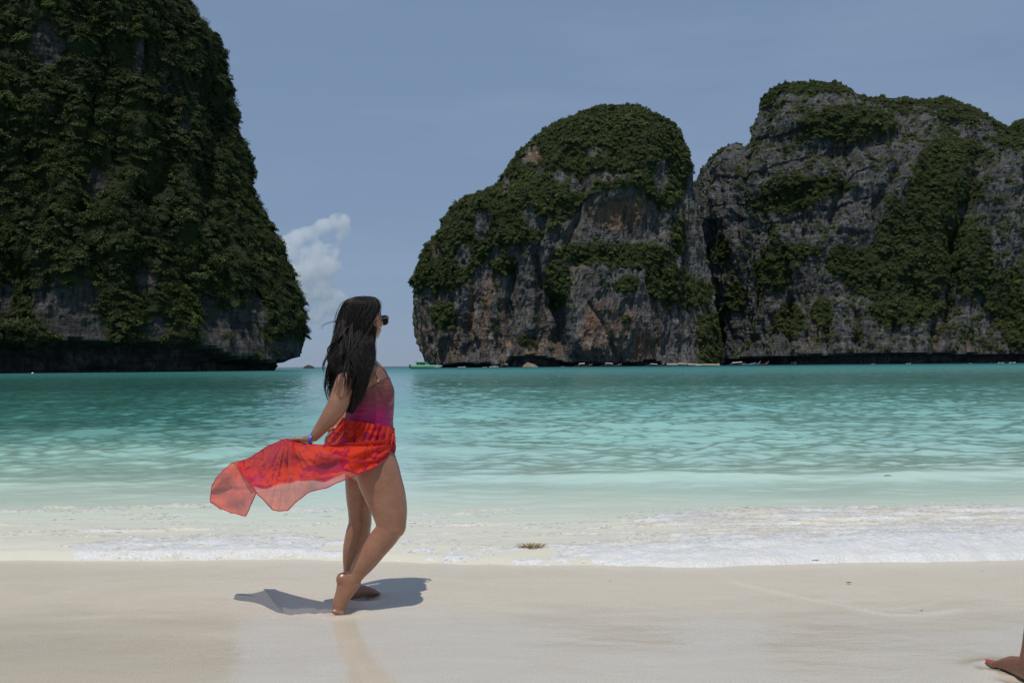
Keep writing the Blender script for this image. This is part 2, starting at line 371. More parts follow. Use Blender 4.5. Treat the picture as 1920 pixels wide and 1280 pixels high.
wid = wid * (1 + 0.35 * fbm(P3, (0.5, 0.5, 1), 2, 80))
fo = amt * sstep(-0.03, 0.05, d) * (1 - sstep(wid * 0.7, wid * 1.25, d)) * (0.85 + 0.95 * fbm(P3, (0.40, 0.16, 1), 4, 81))
back = sstep(wid * 0.6, wid, d) * (1 - sstep(1.6, 2.9, d)) * sstep(0.0, 1.6, x)
fo = np.maximum(fo, back * (0.60 + 1.5 * fbm(P3, (0.9, 0.16, 1), 5, 82)))
lc = np.exp(-((d - 2.0) / 0.16) ** 2) * np.clip(np.interp(x, [-5, -4.6, -3.6, -2.9, 4.0, 9], [0.6, 0.7, 0.6, 0.0, 0.0, 0.3]), 0, 1)
fo = np.maximum(fo, lc * (0.7 + 1.2 * fbm(P3, (0.3, 0.1, 1), 4, 83)))
fo = np.maximum(fo, (0.20 + 1.0 * fbm(P3, (1.2, 0.10, 1), 5, 86)) * sstep(0.1, 0.4, d) * (1 - sstep(2.4, 3.2, d)))
fo = fo * (1 + 0.55 * sstep(0.2, 0.8, d) * fbm(P3, (0.7, 0.16, 1), 4, 89)) + 0.30 * fbm(P3, (0.06, 0.035, 1), 3, 87) * (fo > 0.02)
z = z - 0.007 + 0.011 * sstep(0.34, 0.5, fo) + (0.25 + 0.75 * sstep(-0.02, 0.25, d)) * np.clip((fo - 0.44) / 0.4, 0, 1) * (0.014 + 0.020 * np.abs(fbm(P3, (0.09, 0.07, 1), 3, 84)) + 0.010 * fbm(P3, (0.035, 0.03, 1), 2, 85)) 
F = grid_faces(len(ds), len(xs)); keep = fo[F].max(1) > 0.08; F = F[keep]
used = np.unique(F); remap = -np.ones(len(x), dtype=np.int64); remap[used] = np.arange(len(used))
me = np_mesh('foam', np.stack([x, y, z], -1)[used], remap[F]); attr(me, 'foam', np.clip(fo, 0, 1.2)[used]); attr(me, 'cream', np.clip(0.25 + sstep(0.35, 0.9, d / np.maximum(wid, 0.3)) * 0.9 - 0.9 * sstep(0.02, 0.25, fbm(P3, (0.5, 0.12, 1), 4, 88)), 0, 1)[used])
foam = link('sea_foam', me, FOAM, smooth=True); tag(foam, 'white and sandy foam of the small wave breaking on the beach', kind='stuff')
# ================================================================== CLIFFS
def lobe(s, Yc, levels, n=2.7, NA=64, dyp=0):
    """levels: (py, xl, xr, half depth m, [z override]) top to bottom, in photograph pixels measured at distance Yc"""
    rs = []
    for lv in levels:
        py, xl, xr, b = lv[:4]; py = py + dyp * max(0, min(1, 1 - (py - 150) / 530))
        A = at(xl, py, Yc); B = at(xr, py, Yc); cx = (A.x + B.x) / 2; a = (B.x - A.x) / 2; z = (A.z + B.z) / 2
        if len(lv) > 4: z = lv[4]
        r = []
        for k in range(NA):
            th = 2 * math.pi * k / NA; c, q = math.cos(th), math.sin(th)
            r.append(Vector((cx + a * math.copysign(abs(c) ** (2 / n), c), Yc + b * math.copysign(abs(q) ** (2 / n), q), z)))
        rs.append(r)
    s.rings(rs)

def rock_mat(name, tone, warm, bedk):
    t = NT(name); P = t.pos()
    big = t.noise(t.mapped(P, (1, 1, 0.35)), 0.035, 6, 0.6); st = t.noise(t.mapped(P, (1, 1, 0.10)), 0.20, 7, 0.7, 0.4)
    fine = t.noise(t.mapped(P, (1, 1, 0.4)), 0.55, 8, 0.75); bed = t.noise(t.mapped(P, (0.10, 0.10, 1), (0.06, 0.05, 0)), 0.42, 5, 0.7, 0.5)
    c = t.mix(t.ramp(st, [(0.36, 0.0), (0.62, 1.0)]), tuple(v * 0.36 for v in tone), tuple(min(1, v * 1.40) for v in tone))
    c = t.mix(t.ramp(big, [(0.42, 0.0), (0.65, 0.6)]), c, warm)
    c = t.mix(t.ramp(fine, [(0.42, 0.85), (0.54, 0.0)]), c, tuple(v * 0.28 for v in tone))
    c = t.mix(t.ramp(bed, [(0.43, bedk), (0.5, 0.0)]), c, tuple(v * 0.3 for v in tone))
    or_ = t.noise(t.mapped(P, (1, 1, 0.22)), 0.13, 6, 0.65, 0.3)
    c = t.mix(t.math('MULTIPLY', t.attr('stain'), t.ramp(or_, [(0.44, 0.0), (0.62, 0.75)])), c, (0.33, 0.175, 0.095))
    pale = t.noise(t.mapped(P, (1, 1, 0.12)), 0.33, 5, 0.6)
    c = t.mix(t.math('MULTIPLY', t.math('ADD', t.attr('stain'), 0.12), t.ramp(pale, [(0.58, 0.0), (0.68, 0.7)])), c, (0.45, 0.40, 0.32))
    v = t.attr('veg'); vn = t.math('ADD', v, t.math('MULTIPLY', t.math('SUBTRACT', fine, 0.5), 1.2))
    ms_ = t.noise(t.mapped(P, (1, 1, 0.7)), 0.11, 7, 0.72); gl = t.math('ADD', t.math('MULTIPLY', v, 0.55), t.math('MULTIPLY', t.math('SUBTRACT', ms_, 0.5), 2.2))
    c = t.mix(t.maprange(gl, 0.14, 0.40, 0, 0.8, True), c, (0.058, 0.082, 0.022))
    c = t.mix(t.maprange(vn, 0.35, 0.62, 0, 0.9, True), c, (0.030, 0.042, 0.012))
    h = t.math('ADD', t.math('MULTIPLY', fine, 1.0), t.math('ADD', t.math('MULTIPLY', bed, 0.9), st))
    b = t.bsdf(Base__Color=c, Roughness=0.85, Normal=t.bump(h, 2.6, 1.0)); b.inputs['Specular IOR Level'].default_value = 0.25
    return t.done(b.outputs[0])

def blobs(px, py, L, soft=False):
    s = np.zeros_like(px)
    for cx, cy, rx, ry in L:
        q = ((px - cx) / rx) ** 2 + ((py - cy) / ry) ** 2
        s = np.maximum(s, 1 - sstep(0.2, 1.7, q))
    return s

def make_cliff(name, label, soup, voxel, amp, seed, mat, vegfun, stainfun, under, cuts=None, shrink=3.2, lumpamp=1.5, stepk=1.0):
    me = remeshed(soup.mesh(name), voxel, 6)
    co = get_co(me); no = get_no(me)
    W = co + 6 * np.stack([fbm(co, (40, 40, 60), 2, seed + 90 + i) for i in range(3)], -1)
    big = fbm(W, (75, 75, 190), 3, seed) * 13
    but = (fbm(W, (26, 26, 80), 4, seed + 1, ridge=True) - 0.25) * 10.0
    med = (fbm(W, (9, 9, 24), 4, seed + 2, ridge=True, rough=0.55) - 0.2) * 4.6
    q = co[:, 2] + 0.10 * co[:, 0] + 2.5 * fbm(co, (30, 30, 30), 2, seed + 7)
    step = fbm(np.stack([co[:, 0] / 60, co[:, 1] / 60, q / 6.5], -1), 1.0, 4, seed + 8, rough=0.65) * 2.6
    jag = fbm(co, (3.4, 3.4, 5), 3, seed + 9, rough=0.6) * 1.5
    d = (big + but + med + step * stepk + jag) * amp; d = d - d[no[:, 1] < 0].mean() - shrink
    if cuts: d = d + cuts(co)
    topd = sstep(0.35, 0.9, no[:, 2]); d *= (1 - 0.55 * topd)
    z0 = under(co)                       # height of the sea notch
    lowfade = sstep(-1, 14, co[:, 2] - z0); d = d * (0.35 + 0.65 * lowfade)
    co2 = co + no * d[:, None]
    nh = no.copy(); nh[:, 2] = 0; nh /= np.maximum(np.linalg.norm(nh, axis=1), 0.2)[:, None]
    notch = 1 - sstep(z0 - 0.6, z0 + 0.9, co[:, 2]); push = 11 + 4 * fbm(co, (12, 12, 5), 2, seed + 12)
    co2 -= nh * (notch * push * (z0 > 0.6))[:, None]
    px, py = proj(co2)
    me.vertices.foreach_set('co', co2.astype(np.float32).ravel()); me.update()
    no2 = get_no(me)
    veg = vegfun(px, py, co2, no2); stn = stainfun(px, py, co2)
    veg = veg * (1 - notch)
    lump = (fbm(co, (13, 13, 11), 3, seed + 20, ridge=True) * 0.9 + 0.25) * sstep(0.35, 0.8, veg); co2 = co2 + no2 * (lump * lumpamp)[:, None]
    me.vertices.foreach_set('co', co2.astype(np.float32).ravel()); me.update()
    attr(me, 'veg', veg); attr(me, 'stain', stn)
    o = link(name, me, mat, smooth=False); tag(o, label, kind='structure')
    return o, co2, no2, veg, px, py

# ---- leafy clumps: prototypes for the wooded faces
def leaf_mat(name, cols, hazeless=1.0):
    t = NT(name); r = t.n('ObjectInfo').outputs['Random']
    P = t.pos(); pn = t.noise(P, 0.035, 4, 0.6)
    c = t.ramp(t.math('ADD', t.math('MULTIPLY', r, 0.55), t.math('MULTIPLY', t.math('SUBTRACT', pn, 0.28), 1.05)), [(0.10 + 0.8 * i / (len(cols) - 1), k) for i, k in enumerate(cols)])
    lf = t.noise(P, 1.3, 2, 0.5); c = t.mix(t.ramp(lf, [(0.4, 0.0), (0.65, 0.5)]), c, tuple(v * 1.7 for v in cols[-2]))
    b = t.bsdf(Base__Color=c, Roughness=0.6); b.inputs['Specular IOR Level'].default_value = 0.25
    tl = t.n('BsdfTranslucent', Color=c); ms = t.n('MixShader', Fac=0.22); t.l(b.outputs[0], ms.inputs[1]); t.l(tl.outputs[0], ms.inputs[2])
    return t.done(ms.outputs[0])
def bush_mesh(name, seed, nl, size, flat, mat, tall=1.0, leafw=0.5):
    rg = np.random.default_rng(seed)
    # a few sub-clumps on a dome, leaves spread through each
    nc = 9; cc = rg.normal(size=(nc, 3)); cc /= np.linalg.norm(cc, axis=1)[:, None]; cc[:, 2] = np.abs(cc[:, 2]) * 0.9
    cc *= rg.uniform(0.25, 0.72, (nc, 1)); cc[:, 2] *= flat; cr = rg.uniform(0.28, 0.48, nc)
    k = rg.integers(0, nc, nl); dv = rg.normal(size=(nl, 3)); dv /= np.linalg.norm(dv, axis=1)[:, None]
    rad = cr[k] * rg.uniform(0.6, 1.08, nl); c = cc[k] + dv * rad[:, None] * np.array([1, 1, 0.75 * flat]); c[:, 2] *= tall
    nrm = dv * 0.7 + np.array([0, 0, 0.7]) + rg.normal(size=(nl, 3)) * 0.5; nrm /= np.linalg.norm(nrm, axis=1)[:, None]
    a = np.cross(nrm, rg.normal(size=(nl, 3))); a /= np.linalg.norm(a, axis=1)[:, None]; b_ = np.cross(nrm, a)
    s = size * rg.uniform(0.6, 1.3, (nl, 1))
    V = np.stack([c - a * s, c - b_ * s * leafw - nrm * s * 0.15, c + a * s, c + b_ * s * leafw - nrm * s * 0.15], 1).reshape(-1, 3)
    F = np.arange(nl * 4).reshape(-1, 4); me = np_mesh(name, V, F); me.materials.append(mat); return me

def scatter(name, label, cliff, n, veg, protos, smin, smax, seed, vis, parent=None, thr=0.42, tilt=0.55, loose=0.0):
    rg = np.random.default_rng(seed); me = cliff.data; npoly = len(me.polygons)
    cen = np.empty(npoly * 3, dtype=np.float32); me.polygons.foreach_get('center', cen); cen = cen.reshape(-1, 3)
    nor = np.empty(npoly * 3, dtype=np.float32); me.polygons.foreach_get('normal', nor); nor = nor.reshape(-1, 3)
    ar = np.empty(npoly, dtype=np.float32); me.polygons.foreach_get('area', ar)
    ls = np.empty(npoly, dtype=np.int32); me.polygons.foreach_get('loop_start', ls); vi = np.empty(len(me.loops), dtype=np.int32); me.loops.foreach_get('vertex_index', vi)
    vv = veg[vi[ls]]; px, py = proj(cen.astype(np.float64))
    jit = fbm(cen, (8, 8, 8), 4, seed + 5, rough=0.65) * 0.85
    wgt = ar * sstep(thr - 0.16, thr + 0.20, vv + jit) * ((nor[:, 1] < 0.15) | (nor[:, 2] > 0.35)) * vis(px, py) * (cen[:, 2] > 2)
    wgt = wgt * (nor[:, 2] > -0.35); cl = fbm(cen, (5, 5, 5), 2, seed + 55); wgt = wgt * (0.25 + 1.6 * sstep(-0.2, 0.35, cl)) + loose * ar * sstep(0.10, 0.45, fbm(cen, (7, 7, 7), 3, seed + 56)) * (nor[:, 2] > -0.05) * (nor[:, 1] < 0.1) * vis(px, py) * (cen[:, 2] > 9)
    idx = rg.choice(npoly, n, p=wgt / wgt.sum())
    p = cen[idx] + nor[idx] * 0.2; nn = nor[idx] * (1 - tilt) + np.array([0, 0, tilt]); nn /= np.linalg.norm(nn, axis=1)[:, None]
    sc_ = smin + (smax - smin) * rg.random(n) ** 2.2
    rots = np.empty((n, 3), dtype=np.float32); zz = Vector((0, 0, 1))
    for i in range(n):
        q = zz.rotation_difference(Vector(nn[i])) @ Quaternion((0, 0, 1), rg.random() * 6.283); e = q.to_euler(); rots[i] = (e.x, e.y, e.z)
    pm = bpy.data.meshes.new(name); pm.from_pydata(p.tolist(), [], [])
    attr(pm, 'sc', sc_[:, None] * np.stack([rg.uniform(.8, 1.25, n), rg.uniform(.8, 1.25, n), rg.uniform(.6, 1.35, n)], -1), 'FLOAT_VECTOR'); attr(pm, 'rt', rots, 'FLOAT_VECTOR'); attr(pm, 'ix', rg.integers(0, len(protos), n), 'INT')
    o = link(name, pm); tag(o, label, kind='stuff')
    col = bpy.data.collections.new(name + '_kinds')
    for i, pmesh in enumerate(protos):
        po = bpy.data.objects.new('leafy_clump', pmesh); col.objects.link(po)
    ng = bpy.data.node_groups.new(name, 'GeometryNodeTree')
    ng.interface.new_socket('Geometry', in_out='INPUT', socket_type='NodeSocketGeometry'); ng.interface.new_socket('Geometry', in_out='OUTPUT', socket_type='NodeSocketGeometry')
    N = ng.nodes.new; gi = N('NodeGroupInput'); go = N('NodeGroupOutput'); m2p = N('GeometryNodeMeshToPoints'); iop = N('GeometryNodeInstanceOnPoints'); ci = N('GeometryNodeCollectionInfo')
    ci.inputs['Collection'].default_value = col; ci.inputs['Separate Children'].default_value = True; ci.inputs['Reset Children'].default_value = True
    def na(nm, ty):
        a = N('GeometryNodeInputNamedAttribute'); a.data_type = ty; a.inputs['Name'].default_value = nm; return [x for x in a.outputs if x.enabled and x.name == 'Attribute'][0]
    K = ng.links.new; K(gi.outputs[0], m2p.inputs[0]); K(m2p.outputs[0], iop.inputs['Points']); K(ci.outputs[0], iop.inputs['Instance']); iop.inputs['Pick Instance'].default_value = True
    K(na('ix', 'INT'), iop.inputs['Instance Index']); K(na('sc', 'FLOAT_VECTOR'), iop.inputs['Scale'])
    K(na('rt', 'FLOAT_VECTOR'), iop.inputs['Rotation']); K(iop.outputs[0], go.inputs[0])
    md = o.modifiers.new('leaves', 'NODES'); md.node_group = ng
    return o

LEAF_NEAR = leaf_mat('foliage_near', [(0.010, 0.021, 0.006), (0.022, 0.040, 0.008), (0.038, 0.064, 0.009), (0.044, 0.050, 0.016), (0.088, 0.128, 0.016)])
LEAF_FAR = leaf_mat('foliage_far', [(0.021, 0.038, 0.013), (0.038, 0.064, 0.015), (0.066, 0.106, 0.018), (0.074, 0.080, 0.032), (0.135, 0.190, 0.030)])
NEARP = [bush_mesh('near_clump', 100 + i, (420, 300, 520, 220)[i % 4], (0.085, 0.13, 0.065, 0.16)[(i * 3) % 4], (0.9, 0.7, 1.1, 0.8, 0.5)[i % 5], LEAF_NEAR, (1, 0.8, 1.5, 0.6, 1.2)[i % 5], (0.5, 0.3, 0.6)[i % 3]) for i in range(10)]
FARP = [bush_mesh('far_clump', 200 + i, (170, 120, 220)[i % 3], (0.15, 0.22, 0.12)[(i * 2) % 3], (0.9, 0.7, 1.1, 0.8)[i % 4], LEAF_FAR, (1, 0.8, 1.3, 0.6)[i % 4]) for i in range(8)]

# ---- left cliff
s = Soup()
lobe(s, 400, [(-330, -500, 20, 20), (-310, -700, 80, 50), (-250, -850, 150, 70), (-180, -900, 205, 80), (-100, -900, 282, 86), (-50, -900, 318, 88), (0, -900, 334, 90), (30, -900, 354, 90), (62, -900, 388, 90), (110, -900, 398, 90), (150, -900, 412, 90), (190, -900, 414, 90), (235, -900, 427, 90), (285, -900, 444, 90), (340, -900, 450, 90), (390, -900, 464, 90), (440, -900, 490, 90), (480, -900, 506, 90), (520, -900, 524, 90), (560, -900, 538, 90), (605, -900, 548, 90), (650, -900, 552, 90), (694, -900, 552, 90), (705, -900, 552, 90, -4)], n=2.3)
def under_l(co):
    px, py = proj(co); z = np.interp(px, [-400, 0, 130, 300, 400, 440, 500, 530, 545, 570], [9.5, 8.6, 9.6, 9.2, 8.6, 4.4, 3.2, 3.2, 5.0, 6.5])
    return z + 2.8 * fbm(co, (7, 7, 30), 4, 301) - 5.5 * np.clip(fbm(co, (3.2, 3.2, 40), 2, 302) - 0.36, 0, 1) * 4
def veg_l(px, py, co, no):
    rock = blobs(px, py, [(125, 567, 75, 50), (150, 612, 62, 34), (275, 527, 20, 36), (290, 614, 34, 24), (430, 630, 66, 58), (480, 600, 30, 60), (528, 655, 44, 28), (181, 345, 22, 34), (90, 82, 34, 42), (306, 150, 12, 30), (390, 580, 14, 48), (330, 648, 60, 10), (10, 560, 18, 30), (265, 110, 9, 40), (350, 240, 8, 30), (325, 190, 7, 36)])
    g = 0.95 - 0.95 * rock + 0.35 * fbm(co, (14, 14, 14), 3, 311) + 0.25 * np.clip(no[:, 2], -0.5, 1)
    g += 0.35 * blobs(px, py, [(215, 590, 60, 32), (25, 610, 30, 34), (520, 610, 45, 30)])
    return np.clip(g, 0, 1)
ROCK_L = rock_mat('limestone_near', (0.13, 0.125, 0.12), (0.15, 0.13, 0.11), 0.7)
cliff_l, c_, n_, v_, px_, py_ = make_cliff('wooded_cliff', 'dark wooded limestone cliff rising on the left with a black sea notch', s, 1.25, 0.72, 3, ROCK_L, veg_l, lambda px, py, co: 0.25 * blobs(px, py, [(60, 90, 20, 30)]), under_l)
vis = lambda px, py: ((px > -160) & (px < 700) & (py > -140)).astype(float)
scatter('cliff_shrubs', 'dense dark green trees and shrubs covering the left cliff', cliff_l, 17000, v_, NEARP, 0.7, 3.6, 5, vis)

# ---- middle dome
s = Soup()
lobe(s, 800, [(200, 1135, 1172, 14), (206, 1105, 1192, 30), (218, 1068, 1218, 46), (240, 1022, 1250, 58), (262, 992, 1266, 66), (290, 966, 1278, 72), (325, 944, 1285, 78), (352, 925, 1290, 80), (370, 900, 1295, 84), (382, 862, 1300, 86), (395, 846, 1304, 88), (430, 822, 1308, 90), (470, 796, 1314, 92), (520, 780, 1322, 92), (560, 779, 1330, 92), (620, 786, 1338, 92), (670, 797, 1345, 90), (686, 800, 1345, 90), (692, 800, 1345, 90, -4)], n=2.5, dyp=14)
lobe(s, 745, [(600, 1085, 1215, 20), (570, 1100, 1190, 16), (620, 1075, 1225, 28), (686, 1065, 1235, 34), (692, 1065, 1235, 34, -4)][::1] if False else [(560, 1100, 1190, 12), (590, 1088, 1212, 22), (630, 1076, 1228, 30), (686, 1065, 1238, 34), (692, 1065, 1238, 34, -4)])
def under_m(co):
    px, py = proj(co); z = np.interp(px, [770, 830, 850, 945, 955, 1000, 1048, 1062, 1150, 1200, 1215, 1232, 1250, 1400], [2.2, 1.5, 2.0, 1.6, 6.0, 7.5, 4.0, 2.0, 1.6, 1.8, 4.0, 3.5, 0.5, 0.3])
    return z + 0.9 * fbm(co, (9, 9, 30), 3, 401)
def veg_m(px, py, co, no):
    yb = np.interp(px, [770, 800, 861, 900, 925, 1000, 1044, 1090, 1125, 1160, 1207, 1240, 1270, 1300], [560, 545, 545, 500, 470, 455, 420, 385, 362, 357, 362, 400, 390, 320])
    g = 0.95 * (1 - sstep(-16, 16, py - yb))
    g = np.maximum(g, blobs(px, py, [(1105, 475, 62, 20), (1048, 530, 26, 50), (1187, 478, 76, 22), (1250, 530, 40, 44), (1300, 550, 34, 30), (1330, 640, 24, 60), (990, 638, 22, 14), (945, 497, 28, 20), (1180, 532, 20, 20), (1270, 440, 14, 40), (1175, 597, 10, 8), (833, 590, 24, 30)]) * 0.95)
    g -= 0.75 * blobs(px, py, [(1060, 330, 26, 14), (905, 420, 16, 30), (1010, 420, 30, 12), (870, 480, 16, 24), (1120, 285, 24, 10), (1240, 330, 16, 30), (1000, 300, 22, 32), (1080, 345, 40, 16), (1140, 330, 40, 10), (815, 470, 8, 16), (990, 400, 14, 24), (950, 350, 12, 26)])
    g = g * 0.9 + 0.75 * fbm(co, (16, 16, 22), 5, 411, rough=0.65) + 0.22 * np.clip(no[:, 2], -0.5, 1) - 0.05
    return np.clip(g, 0, 1)
def valley(px, py, L):
    s = 0
    for pts, w_, dp in L:
        pts = np.array(pts, dtype=float); xx = np.interp(py, pts[:, 1], pts[:, 0]); en = sstep(pts[0, 1] - 14, pts[0, 1] + 10, py) * (1 - sstep(pts[-1, 1] - 6, pts[-1, 1] + 14, py))
        s = s - dp * np.exp(-((px - xx) / w_) ** 2) * en
    return s
def cuts_m(co):
    px, py = proj(co); px = px + 5 * fbm(co, (14, 14, 14), 3, 431)
    c = valley(px, py, [([(1040, 560), (1052, 620), (1058, 690)], 13, 15), ([(960, 500), (946, 570), (952, 640), (960, 670)], 8, 6), ([(880, 560), (872, 620), (866, 690)], 6, 5), ([(1000, 470), (1012, 560), (1016, 640)], 7, 5), ([(1100, 560), (1130, 610), (1160, 690)], 5, 4), ([(1215, 520), (1232, 600), (1240, 690)], 8, 6), ([(1090, 360), (1084, 400), (1070, 450)], 7, 5)])
    # terrace above the lower buttress and brow over the upper face
    zt = np.interp(px, [980, 1040, 1100, 1180, 1250, 1300], [520, 500, 484, 486, 520, 560])
    c += 9 * sstep(zt - 4, zt + 20, py) * blobs(px, py, [(1140, 600, 100, 130)]) * (1 - sstep(660, 690, py) * 0.3)
    c -= 6 * blobs(px, py, [(1180, 415, 75, 50)])
    return c
def cuts_r(co):
    px, py = proj(co); px = px + 6 * fbm(co, (14, 14, 14), 3, 531)
    c = valley(px, py, [([(1330, 420), (1322, 520), (1336, 600), (1345, 690)], 10, 14), ([(1400, 250), (1392, 330), (1378, 420)], 9, 7), ([(1600, 230), (1590, 330), (1560, 420)], 10, 8), ([(1840, 250), (1835, 350), (1800, 450), (1790, 600)], 16, 12), ([(1700, 290), (1650, 380), (1640, 470)], 12, 8), ([(1478, 560), (1470, 620), (1465, 690)], 7, 8), ([(1552, 560), (1548, 620), (1545, 690)], 6, 6), ([(1610, 580), (1612, 690)], 6, 6), ([(1680, 600), (1690, 690)], 7, 7), ([(1760, 600), (1752, 690)], 8, 8)])
    # beds that dip to the left make long ledges
    q = py + 0.28 * (px - 1500); c += 1.3 * np.sign(np.sin(q / 8.5 + 1.5 * fbm(co, (30, 30, 30), 2, 532))) * blobs(px, py, [(1500, 300, 160, 120)])
    return c
def stain_m(px, py, co):
    return np.clip(blobs(px, py, [(925, 590, 26, 80), (890, 600, 14, 60), (800, 630, 16, 60), (940, 650, 30, 30), (1140, 620, 60, 60), (1010, 655, 44, 24), (1200, 640, 34, 36), (850, 640, 40, 40), (1005, 290, 26, 20), (815, 465, 12, 18), (1160, 400, 60, 30)]), 0, 1)
ROCK_M = rock_mat('limestone_grey', (0.172, 0.170, 0.170), (0.21, 0.175, 0.135), 0.08)
cliff_m, c_, n_, v_, px_, py_ = make_cliff('domed_cliff', 'domed limestone island cliff with green top and stained grey face in the middle', s, 1.45, 0.85, 23, ROCK_M, veg_m, stain_m, under_m, cuts_m, stepk=0.35)
vis = lambda px, py: ((px > 740) & (px < 1400)).astype(float)
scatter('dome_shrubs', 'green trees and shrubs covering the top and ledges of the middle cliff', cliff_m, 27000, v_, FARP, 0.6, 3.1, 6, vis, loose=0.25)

# ---- right massif
s = Soup()
T = lambda L: [(py, a, b, c) for py, a, b, c in L] + [(683, L[-1][1], L[-1][2], L[-1][3]), (690, L[-1][1], L[-1][2], L[-1][3], -4)]
lobe(s, 900, T([(270, 1350, 1980, 20), (278, 1330, 2100, 60), (300, 1318, 2300, 90), (340, 1306, 2400, 105), (372, 1302, 2400, 112), (450, 1316, 2400, 118), (560, 1330, 2400, 122), (640, 1338, 2400, 122)]), n=3.2, dyp=10)
lobe(s, 905, [(156, 1462, 1538, 16), (163, 1438, 1565, 34), (178, 1424, 1587, 48), (205, 1413, 1612, 66), (240, 1403, 1640, 84), (268, 1399, 1660, 92), (330, 1399, 1660, 92), (420, 1400, 1700, 90)], n=2.8, dyp=14)
lobe(s, 930, [(178, 1622, 1650, 12), (186, 1605, 1672, 28), (205, 1580, 1710, 50), (250, 1560, 1760, 70), (330, 1560, 1760, 80)], n=2.6, dyp=14)
lobe(s, 915, [(184, 1710, 1765, 14), (190, 1692, 1785, 28), (205, 1664, 1806, 44), (225, 1640, 1822, 62), (250, 1620, 1838, 78), (300, 1600, 1860, 92), (380, 1600, 1870, 96)], n=2.6, dyp=14)
lobe(s, 860, T([(170, 2050, 2250, 18), (190, 1960, 2350, 50), (215, 1915, 2400, 80), (232, 1892, 2400, 95), (250, 1880, 2400, 104), (300, 1862, 2400, 112), (420, 1850, 2400, 118), (600, 1840, 2400, 118)]), n=2.8, dyp=14)
lobe(s, 850, T([(480, 1500, 1640, 20), (520, 1470, 1720, 50), (580, 1430, 1850, 74), (640, 1400, 1950, 84)]), n=2.6, dyp=14)
def under_r(co):
    px, py = proj(co); z = np.interp(px, [1300, 1342, 1352, 1450, 1560, 1700, 1800, 1920, 2100], [0.3, 0.3, 4.6, 6.0, 7.0, 7.6, 6.5, 6.0, 5.0])
    return z + 1.6 * fbm(co, (10, 10, 40), 3, 501)
def veg_r(px, py, co, no):
    g = blobs(px, py, [(1590, 235, 84, 32), (1520, 352, 88, 20), (1470, 380, 60, 20), (1760, 345, 74, 56), (1715, 430, 70, 56), (1700, 500, 110, 50), (1640, 520, 60, 40), (1800, 470, 60, 60), (1450, 510, 40, 44), (1477, 600, 26, 28), (1345, 470, 24, 30), (1330, 610, 28, 80), (1542, 585, 18, 26), (1790, 285, 56, 24), (1425, 180, 36, 14), (1500, 165, 70, 11), (1890, 560, 44, 56), (1680, 585, 50, 26), (1560, 160, 40, 14), (1740, 190, 40, 8), (1800, 215, 30, 14), (1640, 182, 24, 8), (1720, 560, 60, 40), (1905, 610, 30, 40), (1900, 250, 30, 30), (1580, 490, 30, 30), (1840, 520, 40, 40), (1380, 560, 20, 30), (1480, 470, 60, 14)]) * 0.9
    g -= 0.5 * blobs(px, py, [(1600, 390, 60, 34), (1700, 320, 16, 30)])
    g = g * 0.82 + 0.80 * fbm(co, (17, 17, 24), 5, 511, rough=0.65) + 0.30 * np.clip(no[:, 2] - 0.1, -0.5, 1) + 0.16
    return np.clip(g, 0, 1)
ROCK_R = rock_mat('limestone_dark', (0.155, 0.156, 0.158), (0.175, 0.155, 0.135), 0.3)
cliff_r, c_, n_, v_, px_, py_ = make_cliff('massif_cliff', 'broad dark limestone massif with several summits on the right', s, 1.6, 0.80, 43, ROCK_R, veg_r, lambda px, py, co: 0.3 * blobs(px, py, [(1800, 640, 100, 30), (1520, 640, 20, 30)]), under_r, cuts_r)
vis = lambda px, py: ((px > 1260) & (px < 2150)).astype(float)
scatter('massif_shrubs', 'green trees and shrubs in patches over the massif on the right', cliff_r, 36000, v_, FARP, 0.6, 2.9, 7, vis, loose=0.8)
# ================================================================== BOATS AND FAR THINGS
def hull_mesh(name, L, W, H, bow=0.9, stern=0.25, n=16, m=9):
    """open boat hull along +X (bow at +X), waterline at z=0"""
    outer = []; inner = []
    for i in range(n):
        u = i / (n - 1); x = -L / 2 + L * u
        w = W / 2 * min(1, (1.02 - u ** 3.2)) * (0.62 + 0.38 * min(1, u * 4)); w = max(w, 0.02)
        top = H * (1 + bow * max(0, (u - 0.55) / 0.45) ** 2.2 + stern * max(0, (0.2 - u) / 0.2) ** 2); kz = -0.25 * H + (top + 0.1 * H) * max(0, (u - 0.72) / 0.28) ** 2.0
        ro, ri = [], []
        for j in range(m):
            a = -1 + 2 * j / (m - 1); q = abs(a) ** 0.6
            ro.append(Vector((x, w * a if abs(a) < 1 else w * a, kz + (top - kz) * abs(a) ** 2.2)))
            wi = max(0.01, w - 0.06); ri.append(Vector((x, wi * a, kz + 0.12 * H + (top - 0.02 - kz - 0.12 * H) * abs(a) ** 2.6)))
        outer.append(ro); inner.append(ri)
    s = Soup(); V = [p for r in outer for p in r] + [p for r in inner for p in r]; F = []; o = n * m
    for i in range(n - 1):
        for j in range(m - 1):
            a = i * m + j; F.append((a, a + 1, a + m + 1, a + m)); F.append((o + a, o + a + m, o + a + m + 1, o + a + 1))
    for i in range(n - 1):
        for j in (0, m - 1):
            a = i * m + j; F.append((a, a + m, o + a + m, o + a))
    for i in (0, n - 1):
        for j in range(m - 1):
            a = i * m + j; F.append((a, a + 1, o + a + 1, o + a))
    s.add(V, F); return s.mesh(name)
WOOD = simple('boat_wood', (0.10, 0.055, 0.03), 0.6); WOODL = simple('boat_wood_pale', (0.42, 0.33, 0.22), 0.6); DARKH = simple('dark_hull_paint', (0.03, 0.025, 0.025), 0.5)
WHITEP = simple('white_paint', (0.75, 0.76, 0.77), 0.35, spec=0.5); GREENP = simple('green_paint', (0.20, 0.50, 0.24), 0.3, coat=0.3); GREYP = simple('grey_hull_paint', (0.60, 0.62, 0.60), 0.35)
